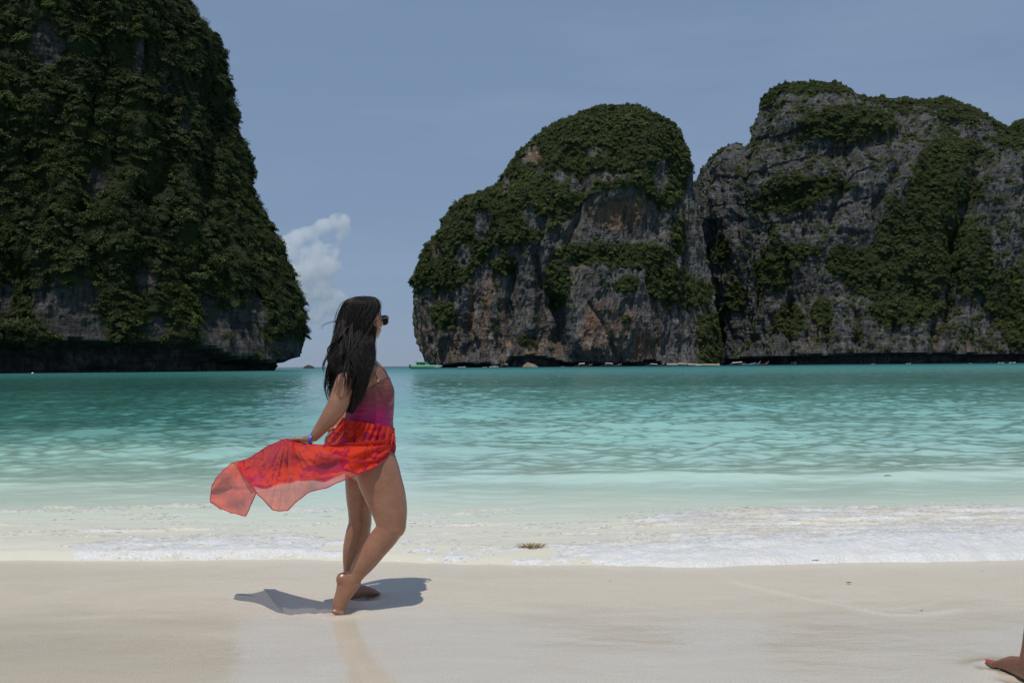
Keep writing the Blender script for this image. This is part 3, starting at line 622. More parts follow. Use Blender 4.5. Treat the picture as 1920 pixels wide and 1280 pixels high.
GLASS = simple('dark_glass', (0.01, 0.013, 0.016), 0.08); TEALP = simple('teal_paint', (0.05, 0.22, 0.24), 0.4); BLUEP = simple('blue_paint', (0.06, 0.12, 0.30), 0.4)
TARP = simple('tan_tarpaulin', (0.50, 0.40, 0.27), 0.8, scale=3); METAL = simple('engine_metal', (0.25, 0.25, 0.26), 0.35, 0.8)
REDC = simple('red_cloth', (0.50, 0.03, 0.03), 0.8); ORC = simple('orange_cloth', (0.62, 0.16, 0.03), 0.8); PINKC = simple('pink_cloth', (0.55, 0.10, 0.18), 0.8); BLUEC = simple('blue_cloth', (0.05, 0.10, 0.32), 0.8); WHC = simple('white_cloth', (0.7, 0.7, 0.7), 0.8)
SKINF = simple('tanned_skin', (0.30, 0.15, 0.09), 0.5)
_hc = {}
def base_at(px, Y): P = at(px, 690, Y); return Vector((P.x, Y, 0))
def longtail(px, Y, L, head, label, hull=None, canopy=None, can=(0.30, 0.62), W=1.7, ribbon=True, engine=True, H=0.62, posts=True, group='longtail boats moored under the cliffs', bow=1.5):
    L *= 1.2; W *= 1.3; H *= 1.5
    b = base_at(px, Y); t = tag(empty('longtail_boat', b + Vector((0, 0, -0.08)), math.radians(head)), label, 'boat', group); t.rotation_euler.y = 0.03 * math.sin(px * 2.1)
    key = (round(L, 1), W, H, bow)
    if key not in _hc: _hc[key] = hull_mesh('hull', L, W, H, bow, 0.4)
    me = _hc[key].copy(); me.materials.clear(); link('hull', me, hull or WOOD, t, True)
    for k in range(4):
        s = Soup(); s.box((-L * 0.3 + k * L * 0.17, 0, H * 0.7), (0.3, W * 0.8, 0.05)); s.build('bench', WOODL, t, False)
    ch = (1.75 if canopy is TARP else 2.1) + 0.45 * math.sin(px * 1.7); tl = 0.05 * math.sin(px * 0.9)
    if canopy:
        x0, x1 = -L / 2 + L * (can[0] - 0.12), -L / 2 + L * can[1]; s = Soup(); rs = []
        for i in range(6):
            x = x0 + (x1 - x0) * i / 5; r = []
            for j in range(9):
                a = -1 + 2 * j / 8; r.append(Vector((x, a * W * 0.52, ch + tl * (x - x0) - 0.32 * a * a)))
            r += [Vector((p.x, p.y * 0.97, p.z - (0.75 if canopy is TARP else 0.05))) for p in r[::-1]]; rs.append(r)
        s.rings(rs); s.build('canopy', canopy, t, False)
        for x in (x0 + 0.2, x1 - 0.2):
            for y in (-1, 1):
                q = Soup(); q.tube([Vector((x, y * W * 0.45, H * 0.7)), Vector((x, y * W * 0.47, ch - 0.22 + tl * (x - x0)))], 0.035, 6); q.build('post', WOODL, t, False)
    if engine:
        q = Soup(); q.box((-L / 2 + 0.35, 0, H + 0.45), (0.8, 0.45, 0.45)); q.box((-L / 2 + 0.35, 0, H + 0.75), (0.4, 0.3, 0.2)); q.tube([Vector((-L / 2, 0, H + 0.4)), Vector((-L / 2 - 3.0, 0.2, 0.15))], 0.05, 6); q.build('engine', METAL, t, False)
    if ribbon:
        q = Soup(); x = L / 2 - 0.12; z = H * (1 + bow) * 0.92; q.tube([Vector((x - 0.25, 0, z - 0.3)), Vector((x, 0, z))], 0.13, 8); q.box((x + 0.05, 0, z - 0.45), (0.08, 0.22, 0.8)); q.build('ribbon', REDC, t, False)
    return t
def small_boat(px, Y, L, head, label, mat=None, cabin=True, group='small white boats near the cliffs'):
    b = base_at(px, Y); t = tag(empty('motorboat', b + Vector((0, 0, -0.05)), math.radians(head)), label, 'boat', group)
    link('hull', hull_mesh('hull', L, L * 0.3, L * 0.10, 0.5, 0.0), mat or WHITEP, t, True)
    if cabin:
        q = Soup(); H = L * 0.10; q.box((0, 0, H + L * 0.13), (L * 0.5, L * 0.26, 0.07))
        q.box((L * 0.05, 0, H * 0.9), (L * 0.3, L * 0.2, H * 0.9)); q.build('cabin', WHITEP, t, False)
        q = Soup(); q.box((L * 0.17, 0, H + L * 0.06), (L * 0.16, L * 0.22, L * 0.09)); q.build('windscreen', GLASS, t, False)
        for sx in (-0.2, 0.2):
            for sy in (-1, 1): q = Soup(); q.tube([Vector((sx * L, sy * L * 0.11, H * 0.8)), Vector((sx * L, sy * L * 0.12, H + L * 0.13))], 0.03, 6); q.build('post', WHITEP, t, False)
        q = Soup(); q.box((-L / 2 - 0.2, 0, H), (0.4, 0.4, 0.8)); q.build('outboard_motor', METAL, t, False)
    return t
# the green speedboat
b = base_at(800, 470); SB = tag(empty('speedboat', b + Vector((0, 0, 0.12)), math.radians(4)), 'bright green speedboat with pale hull and cabin, left of the middle cliff', 'boat')
Ls = 15.0
link('hull', hull_mesh('hull', Ls * 0.99, 3.5, 1.0, 0.10, 0.0), GREYP, SB, True)
rs = []
for i in range(14):
    u = i / 13; x = -Ls / 2 + Ls * u * 1.0; w = 1.78 * (1 - u ** 3.4) * (0.8 + 0.2 * min(1, u * 5)) + 0.03; z0 = 0.9 + 0.35 * u ** 2; z1 = z0 + 0.62 * (1 - u ** 5) + 0.02
    rs.append([Vector((x, -w, z0)), Vector((x, -w * 0.93, z1)), Vector((x, 0, z1 + 0.12)), Vector((x, w * 0.93, z1)), Vector((x, w, z0))])
q = Soup(); q.rings(rs); q.build('deck', GREENP, SB, False)
q = Soup(); q.rings([[Vector((x, -w, z)) for x, w, z in ((-5.1, 1.3, 1.5), (1.6, 1.1, 1.55))] + [Vector((x, w, z)) for x, w, z in ((1.6, 1.1, 1.55), (-5.1, 1.3, 1.5))], [Vector((x, -w, z)) for x, w, z in ((-4.9, 1.2, 2.9), (0.1, 1.0, 2.85))] + [Vector((x, w, z)) for x, w, z in ((0.1, 1.0, 2.85), (-4.9, 1.2, 2.9))]]); q.build('cabin', GREENP, SB, False)
q = Soup(); q.box((-2.6, 0, 3.02), (6.2, 2.9, 0.22)); q.tube([Vector((-4.6, 0, 3.0)), Vector((-5.6, 0, 4.2))], 0.09, 6); q.box((-5.0, 0, 3.5), (0.35, 2.4, 0.12)); q.build('roof', GREENP, SB, False)
for i, x in enumerate((-4.1, -2.75, -1.4)):
    q = Soup(); q.box((x, 0, 2.25), (1.15, 2.62, 0.62)); q.build('window', GLASS, SB, False)
q = Soup(); q.box((0.55, 0, 2.15), (0.9, 1.9, 0.5), Matrix.Rotation(0.9, 3, 'Y')); q.build('windscreen', GLASS, SB, False)
for y in (-0.7, 0.7): q = Soup(); q.box((-Ls / 2 - 0.35, y, 0.9), (0.7, 0.5, 1.3)); q.box((-Ls / 2 - 0.3, y, 1.7), (0.8, 0.55, 0.4)); q.build('outboard_motor', DARKH, SB, False)

G = 670
small_boat(866, 640, 5.2, 4, 'low white dinghy just right of the green speedboat', cabin=False)
small_boat(909, 640, 3.0, 0, 'tiny pale dinghy left of the white speedboat', cabin=False)
small_boat(927, 640, 6.2, 20, 'white cabin boat beside the crowded longtail at the cave')
longtail(947, 640, 9.0, 68, 'dark longtail crowded with people at the mouth of the sea cave', DARKH, WHITEP, H=0.8, W=2.0)
small_boat(1003, 645, 4.2, 0, 'low white boat in front of the tan rock in the cave mouth', cabin=False)
small_boat(1055, 660, 2.6, 0, 'tiny grey dinghy at the dark cleft of the middle cliff', mat=GREYP, cabin=False)
longtail(1098, G, 8.4, 12, 'longtail with a white canopy and red ribbons, first right of the cave', DARKH, WHITEP, can=(0.15, 0.42), W=1.8)
longtail(1150, G, 9.6, 6, 'longtail with a tilted white canopy, second right of the cave', DARKH, WHITEP, can=(0.15, 0.45))
longtail(1234, G, 9.8, 14, 'dark longtail with raised bow beside the tan boats', DARKH, GREYP, can=(0.15, 0.42), bow=2.2)
longtail(1262, 690, 7.5, -6, 'first tan covered longtail from the left by the small beach', WOOD, TARP, can=(0.15, 0.9), H=0.5)
longtail(1284, 690, 9.5, 8, 'second tan covered longtail with a blue hull by the small beach', BLUEP, TARP, can=(0.15, 0.95), H=0.6)
longtail(1303, 685, 9.0, 5, 'tan covered longtail with a white awning by the small beach', DARKH, TARP, can=(0.15, 0.95))
small_boat(1311, 680, 5.0, 10, 'white boat wedged between the tan covered longtails', group='small white boats near the cliffs')
longtail(1333, 685, 10.5, 3, 'rightmost tan covered longtail by the small beach', DARKH, TARP, can=(0.15, 0.97))
longtail(1384, 690, 8.5, 4, 'longtail with a white canopy just right of the small beach', DARKH, WHITEP, can=(0.2, 0.75))
longtail(1403, 690, 9.0, -8, 'low teal longtail without canopy right of the small beach', TEALP, None)
longtail(1417, 695, 7.0, 20, 'blue grey longtail with upright bow post among moored boats', BLUEP, None, bow=2.6)
longtail(1432, 695, 7.2, 16, 'rightmost longtail of the row with two people aboard', WOOD, None, bow=2.4)
longtail(1491, 700, 5.6, 74, 'lone longtail seen end on under the black overhang', DARKH, PINKC, W=1.8, ribbon=False)
small_boat(1637, 720, 2.4, 0, 'tiny white dinghy low on the water under the middle of the long black overhang', cabin=False)
small_boat(1704, 720, 3.6, 0, 'small white dinghy under the overhang below the hanging rock', cabin=False)
small_boat(1820, 720, 2.0, 0, 'tiny white dinghy far right under the overhang, before the red hull strip', cabin=False)
small_boat(1878, 720, 4.4, 0, 'flat white dinghy near the right edge under the cliff', cabin=False)
small_boat(1899, 720, 4.8, 0, 'flat white dinghy nearest the right edge under the cliff', cabin=False)

# people on the boats: one continuous small figure, posed standing or seated
def far_person(px, Y, z, pose, top, label, head=0):
    s = Soup(); v = Vector
    if pose == 'stand': hip = 0.88; knee = [v((0.03, sy, 0.46)) for sy in (-.09, .09)]; foot = [v((0.0, sy * 1.2, 0.04)) for sy in (-.09, .09)]
    else: hip = 0.42; knee = [v((0.38, sy, 0.46)) for sy in (-.11, .11)]; foot = [v((0.36, sy, 0.04)) for sy in (-.11, .11)]
    for k, f, sy in zip(knee, foot, (-.09, .09)): s.loft([(v((0, sy, hip)), .085, .085), (k, .06, .06), (f, .04, .04)], 8); s.ell(f + v((.07, 0, 0)), (.12, .045, .035), None, 8, 6)
    s.loft([(v((0, 0, hip)), .12, .17), (v((0, 0, hip + .2)), .10, .14), (v((0, 0, hip + .45)), .12, .19), (v((0, 0, hip + .55)), .07, .1), (v((0, 0, hip + .62)), .05, .05)], 10)
    s.ell((0.01, 0, hip + .74), (.095, .08, .12), None, 10, 8)
    for sy in (-1, 1): s.loft([(v((0, sy * .2, hip + .5)), .05, .05), (v((.02, sy * .26, hip + .22)), .04, .04), (v((.18, sy * .2, hip + .08)), .03, .03)], 8)
    me = remeshed(s.mesh('person'), 0.03, 1); b = base_at(px, Y)
    o = link('person', me, SKINF, None, True); o.location = (b.x, Y, z); o.rotation_euler = (0, 0, math.radians(head)); tag(o, label, 'person', 'people on the far boats')
    c = Soup(); c.loft([(v((0, 0, hip + .02)), .135, .185), (v((0, 0, hip + .2)), .115, .155), (v((0, 0, hip + .46)), .135, .205), (v((0, 0, hip + .54)), .09, .12)], 10); c.build('shirt', top, o)
    h = Soup(); h.ell((-0.015, 0, hip + .78), (.10, .088, .10), None, 10, 8); h.build('hair', DARKH, o)
    return o
far_person(940, 639, 0.5, 'stand', PINKC, 'person in pink standing at the left end of the crowded longtail', -90)
far_person(944.5, 638, 0.6, 'stand', WHC, 'person in white standing in the middle of the crowded longtail', -90)
far_person(948, 637, 1.0, 'stand', WHC, 'person in white standing highest on the crowded longtail', -70)
far_person(952, 637, 0.5, 'stand', BLUEC, 'person in blue standing at the right end of the crowded longtail', -110)
far_person(821, 470, 1.5, 'sit', WHC, 'person in white sitting on the bow of the green speedboat', 0)
far_person(1106, 669, 0.35, 'stand', REDC, 'person in red standing on the longtail right of the cave', -90)
far_person(1109, 669, 0.5, 'sit', PINKC, 'person in pink seated near the bow right of the cave', -60)
far_person(1160.5, 669, 0.5, 'sit', WHC, 'person in white seated on the second longtail right of the cave', -90)
far_person(1165, 669, 0.4, 'stand', ORC, 'person in orange standing near the bow of the second longtail right of the cave', -90)
far_person(1244, 669, 0.6, 'stand', WHC, 'person in white on the raised bow beside the tan boats', -90)
far_person(1324, 683, 0.4, 'stand', ORC, 'person in orange standing among the tan covered boats', -90)
far_person(1424, 694, 0.4, 'stand', ORC, 'person in orange standing between two boats of the row', -90)
far_person(1437, 694, 0.5, 'stand', REDC, 'person in red standing on the rightmost boat of the row', -90)
far_person(1485, 699, 0.1, 'stand', ORC, 'person in orange standing at the lone boat under the overhang', -90)

# sandy strip with a bush, tan rock in the cave, rock at the horizon
def rock_thing(name, px, Y, w, h, dpt, label, cat, mat, seed, vox=0.25, peak=0.0):
    s = Soup(); s.ell((0, 0, 0), (w / 2, dpt / 2, h)); s.ell((peak * w, 0, h * 0.2), (w * 0.28, dpt * 0.3, h * 1.05)); me = remeshed(s.mesh(name), vox, 2); co = get_co(me); no = get_no(me)
    co += no * (fbm(co, (w * 0.2, w * 0.2, h * 0.5), 4, seed, ridge=True) * h * 0.3)[:, None]; me.vertices.foreach_set('co', co.astype(np.float32).ravel()); me.update()
    o = link(name, me, mat); b = base_at(px, Y); o.location = (b.x, Y, -0.25 * h); tag(o, label, cat); return o
DARKR = simple('dark_wet_rock', (0.045, 0.040, 0.035), 0.7, scale=0.8, var=0.5, bump=0.3); TANR = simple('tan_rock', (0.24, 0.19, 0.12), 0.85, scale=0.6, var=0.4, bump=0.3)
SANDF = simple('far_sand', (0.55, 0.47, 0.35), 0.9, scale=0.5)
rock_thing('rock', 579, 900, 10.0, 2.8, 8, 'small dark rock standing alone in the sea on the horizon', 'rock', DARKR, 601, peak=-0.05)
rock_thing('rock', 993, 668, 9.5, 2.6, 7, 'tan pointed rock in the mouth of the sea cave', 'rock', TANR, 602, peak=-0.12)
s = Soup(); s.ell((0, 0, 0), (21, 8, 1.2)); me = remeshed(s.mesh('beach'), 0.5, 1); o = link('small_beach', me, SANDF, smooth=True); b = base_at(1300, 704); o.location = (b.x, 704, -0.5); tag(o, 'small strip of pale sand at the foot of the cliffs', kind='structure')
BUSHF = leaf_mat('foliage_beach', [(0.03, 0.06, 0.02), (0.05, 0.10, 0.02), (0.07, 0.14, 0.03), (0.06, 0.12, 0.02), (0.09, 0.17, 0.03)])
o = link('shrub', bush_mesh('shrub', 77, 400, 0.13, 0.8, BUSHF)); b = base_at(1317, 701); o.location = (b.x, 701, 2.0); o.scale = (3.6, 3, 2.6); tag(o, 'bright green shrub behind the tan boats on the small beach', 'shrub')
# floats on the left
for px, Y, lab in ((61, 290, 'white float on the water before the left cliff, nearest the left edge'), (476, 420, 'small white float near the right end of the left cliff')):
    q = Soup(); q.ell((0, 0, 0.05), (0.34, 0.26, 0.24)); q.tube([Vector((0, 0, 0.25)), Vector((0, 0, 0.42))], 0.05, 6)
    o = q.build('buoy', WHITEP); o.location = base_at(px, Y); tag(o, lab, 'buoy')

# trees that stand out on the left cliff
BARK = simple('bark', (0.10, 0.075, 0.05), 0.9)
from mathutils.bvhtree import BVHTree
_c = get_co(cliff_l.data); _nf = len(cliff_l.data.polygons); _li = np.empty(len(cliff_l.data.loops), dtype=np.int32); cliff_l.data.loops.foreach_get('vertex_index', _li)
_bv = BVHTree.FromPolygons([tuple(v) for v in _c], [tuple(f) for f in _li.reshape(_nf, -1).tolist()])
def cliff_tree(px, py, Y, size, label, seed, pale=False, lean=(0, -0.4)):
    P = None
    for k in range(12):
        hit = _bv.ray_cast(CAMP, pdir(px - 3 * k, py))[0]
        if hit is not None: P = hit - pdir(px, py) * size * 0.42; break
    t = tag(empty('tree', P), label, 'tree', 'trees that stand out on the left cliff')
    LM = LEAFP if pale else LEAFB; s = Soup(); rg = random.Random(seed)
    tips = [(0, 0, 0.2)]
    s.tube([Vector((0, size * 0.9, -size * 0.9)), Vector((0, size * 0.35, -size * 0.5)), Vector((0, 0, -0.1 * size)), Vector((0, 0, size * 0.4))], [0.10 * size, 0.075 * size, 0.05 * size, 0.02 * size], 7)
    for k in range(6):
        a = rg.random() * 6.28; e = Vector((math.cos(a) * 0.55, math.sin(a) * 0.4 - 0.1, rg.uniform(-0.1, 0.6))) * size
        s.tube([Vector((0, size * 0.1, -size * 0.2)), e * 0.5 + Vector((0, 0, 0.05 * size)), e], [0.045 * size, 0.03 * size, 0.012 * size], 5); tips.append(tuple(e / size))
    s.build('trunk', BARK, t)
    ms = []
    for k, e in enumerate(tips):
        m_ = bush_mesh('c', seed + k, 190, 0.13, 0.75, LM); c_ = get_co(m_); c_ = c_ * size * rg.uniform(0.32, 0.5) + np.array(e) * size; ms.append(c_)
    C = np.concatenate(ms); me = np_mesh('crown', C, np.arange(len(C)).reshape(-1, 4)); link('crown', me, LM, t)
LEAFB = leaf_mat('foliage_tree', [(0.03, 0.05, 0.015), (0.04, 0.07, 0.02), (0.05, 0.09, 0.02), (0.05, 0.08, 0.02), (0.07, 0.12, 0.03)])
LEAFP = leaf_mat('foliage_pale', [(0.06, 0.09, 0.04), (0.08, 0.12, 0.05), (0.10, 0.15, 0.06), (0.09, 0.13, 0.05), (0.12, 0.18, 0.07)])
cliff_tree(372, 525, 318, 4.4, 'pale leaved tree in the lower middle of the left cliff', 900, True)
cliff_tree(530, 612, 345, 4.6, 'bright round tree above the rock nose at the cliff end', 910)
cliff_tree(553, 600, 366, 4.4, 'bushy tree overhanging the sea at the right end of the left cliff', 920)
cliff_tree(434, 152, 395, 3.8, 'tree sticking out of the cliff edge high against the sky', 930)
cliff_tree(459, 272, 395, 3.6, 'tree hanging from the cliff edge halfway up against the sky', 940)
cliff_tree(12, 618, 302, 4.8, 'bright green tree low at the left edge of the picture', 950)
cliff_tree(398, 318, 330, 3.6, 'rounded light green tree on the upper right of the left cliff face', 960)
# ================================================================== PEOPLE
def skin_mat(name, col, dark, oil=0.35):
    t = NT(name); P = t.n('TexCoord').outputs['Object']
    n = t.noise(P, 14, 4, 0.6); n2 = t.noise(P, 160, 3, 0.6)
    c = t.mix(t.ramp(n, [(0.35, 0.0), (0.7, 1.0)]), dark, col)
    n3 = t.noise(P, 45, 5, 0.7); c = t.mix(t.ramp(n3, [(0.38, 0.30), (0.62, 0.0)]), c, (col[0] * 0.72, col[1] * 0.60, col[2] * 0.58))
    c = t.mix(t.ramp(n2, [(0.4, 0.25), (0.65, 0.0)]), c, tuple(v * 0.7 for v in dark))
    b = t.bsdf(Base__Color=c, Roughness=0.42, Normal=t.bump(n2, 0.0009, 0.5, t.bump(n, 0.004, 0.35)))
    b.inputs['Subsurface Weight'].default_value = 0.12; b.inputs['Subsurface Radius'].default_value = (0.012, 0.005, 0.003); b.inputs['Subsurface Scale'].default_value = 0.6
    b.inputs['Coat Weight'].default_value = oil; b.inputs['Coat Roughness'].default_value = 0.22; b.inputs['Coat IOR'].default_value = 1.4
    return t.done(b.outputs[0])
SKIN = skin_mat('skin', (0.36, 0.180, 0.108), (0.29, 0.138, 0.080)); SKIN2 = skin_mat('skin_brown', (0.26, 0.12, 0.07), (0.20, 0.09, 0.05))
def head_frame(yaw, pitch=0.0, roll=0.0): return Matrix.Rotation(yaw, 3, 'Z') @ Matrix.Rotation(-pitch, 3, 'Y') @ Matrix.Rotation(roll, 3, 'X')
def head_shape(s, c, R, k=1.0):
    g = lambda x, y, z: c + R @ (Vector((x, y, z)) * k)
    s.ell(g(-0.010, 0, 0.020), (0.096 * k, 0.076 * k, 0.092 * k), R, 24, 16)
    s.ell(g(0.028, 0, -0.030), (0.062 * k, 0.060 * k, 0.078 * k), R, 20, 14)
    s.ell(g(0.052, 0, -0.080), (0.032 * k, 0.034 * k, 0.026 * k), R, 14, 10)
    s.loft([(g(0.082, 0, 0.018), 0.007 * k, 0.008 * k), (g(0.098, 0, -0.008), 0.010 * k, 0.010 * k), (g(0.104, 0, -0.022), 0.013 * k, 0.016 * k)], 10)
    for y in (-1, 1):
        s.ell(g(0.093, y * 0.010, -0.025), (0.010 * k, 0.009 * k, 0.007 * k), R, 8, 6)
        s.ell(g(-0.005, y * 0.078, -0.012), (0.020 * k, 0.008 * k, 0.032 * k), R, 12, 8); s.ell(g(0.060, y * 0.036, -0.018), (0.024 * k, 0.022 * k, 0.022 * k), R, 10, 8)
        s.ell(g(0.074, y * 0.032, 0.012), (0.013 * k, 0.016 * k, 0.010 * k), R, 10, 8)
    s.ell(g(0.083, 0, -0.047), (0.012 * k, 0.024 * k, 0.006 * k), R, 12, 8); s.ell(g(0.080, 0, -0.058), (0.012 * k, 0.020 * k, 0.007 * k), R, 12, 8)
def rel(me, base):
    me.transform(Matrix.Translation(-base)); return me

# ---------------------------------------------------------------- woman with the sarong
Y0 = 5.32; W_BASE = Vector((-0.86, 5.32, 0.0))
def wp(px, py, dy): return at(px, py, Y0 + dy)
def limb(s, L, n=22):
    s.loft([(wp(px, py, dy), ra * (Y0 + dy) / FPX, rb) for px, py, dy, ra, rb in L], n)
def dens(L, m=4): return [tuple(r) for r in catmull(L, m)]
s = Soup()
TORSO = [(687, 640, 0.0, 15, .052), (686, 660, 0, 16, .058), (685, 674, 0, 20, .085), (685, 683, 0, 27, .14), (686, 694, 0, 33, .168), (690, 712, 0, 38, .17), (694, 738, 0, 43.5, .154), (694.5, 765, 0, 42.5, .144), (692, 790, 0, 44, .146), (690, 815, 0, 48, .162), (688, 840, 0, 51, .176), (688, 856, 0, 48, .172)]
limb(s, dens(TORSO), 32)
for sy in (-0.056, 0.056): s.ell(wp(716, 737, sy), (0.064, 0.056, 0.080))
s.ell(wp(665, 852, -0.085), (0.085, 0.085, 0.10)); s.ell(wp(665, 852, 0.085), (0.085, 0.085, 0.10))
NTH = [(702, 862, -.085, 40, .098), (708, 885, -.09, 41.5, .100), (714, 905, -.095, 40.5, .097), (723, 930, -.10, 38, .090), (730, 955, -.11, 34, .080), (733, 975, -.12, 30, .068), (734, 990, -.125, 26.5, .060)]
limb(s, dens(NTH))
s.ell(wp(741, 984, -.125), (0.058, 0.052, 0.062))
NSH = [(736, 984, -.125, 24, .056), (722, 1004, -.13, 24.5, .054), (706, 1023, -.135, 23.6, .054), (687, 1049, -.145, 21, .050), (675, 1066, -.15, 17.5, .042), (667, 1079, -.155, 14.2, .034), (660, 1090, -.16, 12.8, .030)]
limb(s, dens(NSH))
limb(s, dens([(656, 1080, -.158, 18, .027), (654, 1090, -.16, 23.5, .030), (650, 1101, -.16, 19.5, .032), (643, 1117, -.162, 15.5, .036), (638, 1130, -.164, 14.5, .042), (637, 1139, -.165, 12, .042)]))
s.ell(wp(641, 1086, -.16), (0.030, 0.030, 0.036))
for k in range(5):
    y = -0.038 + 0.019 * k; r = (0.0125, 0.0095, 0.009, 0.0085, 0.008)[4 - k] if False else (0.012, 0.0095, 0.009, 0.0088, 0.008)[k]
    P0 = Vector((wp(638, 1138, 0).x, 5.157 + y, 0.020)); P1 = P0 + Vector((0.030, 0.002, -0.006)); P2 = P0 + Vector((0.046 - 0.004 * k, 0.004, -0.010))
    s.loft([(P0, r, r), (P1, r, r * 1.05), (P2, r * 0.85, r)], 10)
FTH = [(684, 872, .09, 38, .098), (677, 905, .09, 30, .092), (675, 935, .10, 25.5, .080), (675, 962, .11, 22, .066), (675, 980, .115, 21.5, .060), (671, 1000, .12, 22.5, .058), (666, 1024, .13, 22.5, .058), (661, 1048, .14, 18.5, .050), (657, 1070, .145, 13, .038), (656, 1088, .15, 10.5, .031), (656, 1101, .15, 12.5, .034)]
limb(s, dens(FTH))
HF = Vector((wp(652, 1103, .13).x, 5.45, 0.034))
FD = Vector((0.70, 0.715, 0)).normalized()
s.loft([(HF, .032, .032), (HF + FD * .06 + Vector((0, 0, .006)), .040, .034), (HF + FD * .12 + Vector((0, 0, -.002)), .028, .040), (HF + FD * .17 + Vector((0, 0, -.014)), .018, .044)], 16, depth=Vector((FD.y, -FD.x, 0)))
sd_ = Vector((FD.y, -FD.x, 0))
for k in range(5):
    r = (0.0125, 0.0095, 0.009, 0.0085, 0.008)[k]; P0 = HF + FD * .165 + sd_ * (-0.034 + 0.017 * k) + Vector((0, 0, -.020)); s.loft([(P0, r, r), (P0 + FD * (.034 - .004 * k), r, r), (P0 + FD * (.048 - .005 * k) + Vector((0, 0, -.004)), r * .8, r * .8)], 10)
NARM = [(668, 684, -.13, 15, .045), (661, 693, -.165, 19.5, .054), (651, 714, -.20, 21, .055), (641, 738, -.22, 20, .052), (633, 759, -.235, 19.5, .050), (619, 781, -.235, 17, .043), (604, 800, -.225, 13, .034), (589, 819, -.215, 9.2, .026)]
limb(s, dens(NARM))
FARM = [(695, 686, .13, 15, .045), (696, 698, .165, 18, .05), (684, 730, .21, 16, .046), (668, 760, .23, 14, .042), (650, 783, .21, 12, .036), (632, 803, .18, 9, .027)]
limb(s, dens(FARM))
# right hand: palm, thumb on the camera side, four fingers curled down behind the cloth
Yh = -.215
limb(s, [(588, 820, Yh, 7.5, .022), (580, 823, Yh, 7.5, .030), (570, 824.5, Yh, 7, .036), (562, 826, Yh, 5.5, .037)], 16)
limb(s, [(578, 824, Yh - .028, 4.2, .012), (567, 823, Yh - .040, 4.0, .0115), (556, 822, Yh - .044, 3.6, .0105), (546, 823.5, Yh - .043, 3.0, .009)], 12)
for k, (dy, l) in enumerate(((-.026, .92), (-.008, 1.0), (.011, .95), (.029, .78))):
    limb(s, [(562, 826, Yh + dy, 3.3, .0092), (552 + 4 * (1 - l), 829, Yh + dy, 3.2, .0090), (548 + 8 * (1 - l), 836, Yh + dy - .002, 3.0, .0085), (552, 843 * 1.0, Yh + dy - .006, 2.7, .0078)], 10)
# left hand behind, fingers closing on the other edge of the cloth
Yl = .165
limb(s, [(634, 801, .18, 8, .024), (626, 810, Yl, 8.5, .030), (620, 817, Yl, 7, .034)], 14)
for k, dy in enumerate((-.028, -.009, .010, .028)):
    limb(s, [(621, 814, Yl + dy, 3.2, .009), (613, 818 + k, Yl + dy, 3.1, .009), (610, 826 + k, Yl + dy, 2.9, .0085), (616, 831 + k, Yl + dy, 2.6, .008)], 10)
limb(s, [(628, 806, Yl - .03, 3.6, .011), (622, 803, Yl - .045, 3.3, .010), (616, 808, Yl - .05, 3.0, .009)], 10)
# head and neck
HC = wp(688, 600, 0.0); HR = head_frame(math.radians(60), math.radians(2), 0)
head_shape(s, HC, HR)
limb(s, [(688, 612, .0, 15, .048), (687, 635, 0.0, 15, .050), (686, 655, 0, 16, .056)], 18)
body = remeshed(s.mesh('person'), 0.0042, 5)
bco = get_co(body); bno = get_no(body); bpx, bpy_ = proj(bco)
def dist_line(co, L):
    P = catmull([(px, py, dy) for px, py, dy, _, _ in L], 5); Q = np.array([tuple(wp(*p)) for p in P]); d = np.full(len(co), 9.0)
    for q in Q: d = np.minimum(d, np.linalg.norm(co - q, axis=1))
    return d
dT = dist_line(bco, TORSO) - 0.055; dA = np.minimum(dist_line(bco, NARM[1:]), dist_line(bco, FARM[1:])); isarm = dA < 0.064
# light creases on thigh skin
legs = sstep(870, 900, bpy_); bco2 = bco + bno * (legs * 0.0012 * fbm(bco, (0.03, 0.03, 0.012), 3, 701))[:, None]
body.vertices.foreach_set('co', bco2.astype(np.float32).ravel()); body.update()
WOM = link('person', rel(body, W_BASE), SKIN, None, True); WOM.location = W_BASE
tag(WOM, 'woman with long black hair and sunglasses standing on one tiptoe holding out a red sarong', 'person')

def shell(name, sel, off, mat, parent, base=W_BASE):
    """cloth that follows the body: the chosen faces of the body, moved outwards"""
    me = parent.data; nf = len(me.polygons); fv = np.empty(len(me.loops), dtype=np.int32); me.loops.foreach_get('vertex_index', fv); fv = fv.reshape(nf, 4)
    keep = sel[fv].all(1); F = fv[keep]; used = np.unique(F); rm = -np.ones(len(sel), dtype=np.int64); rm[used] = np.arange(len(used))
    o_ = off if hasattr(off, '__len__') else np.full(len(sel), off); V = (bco + bno * o_[:, None])[used] - np.array(base)
    return link(name, np_mesh(name, V, rm[F]), mat, parent, True), bco[used]
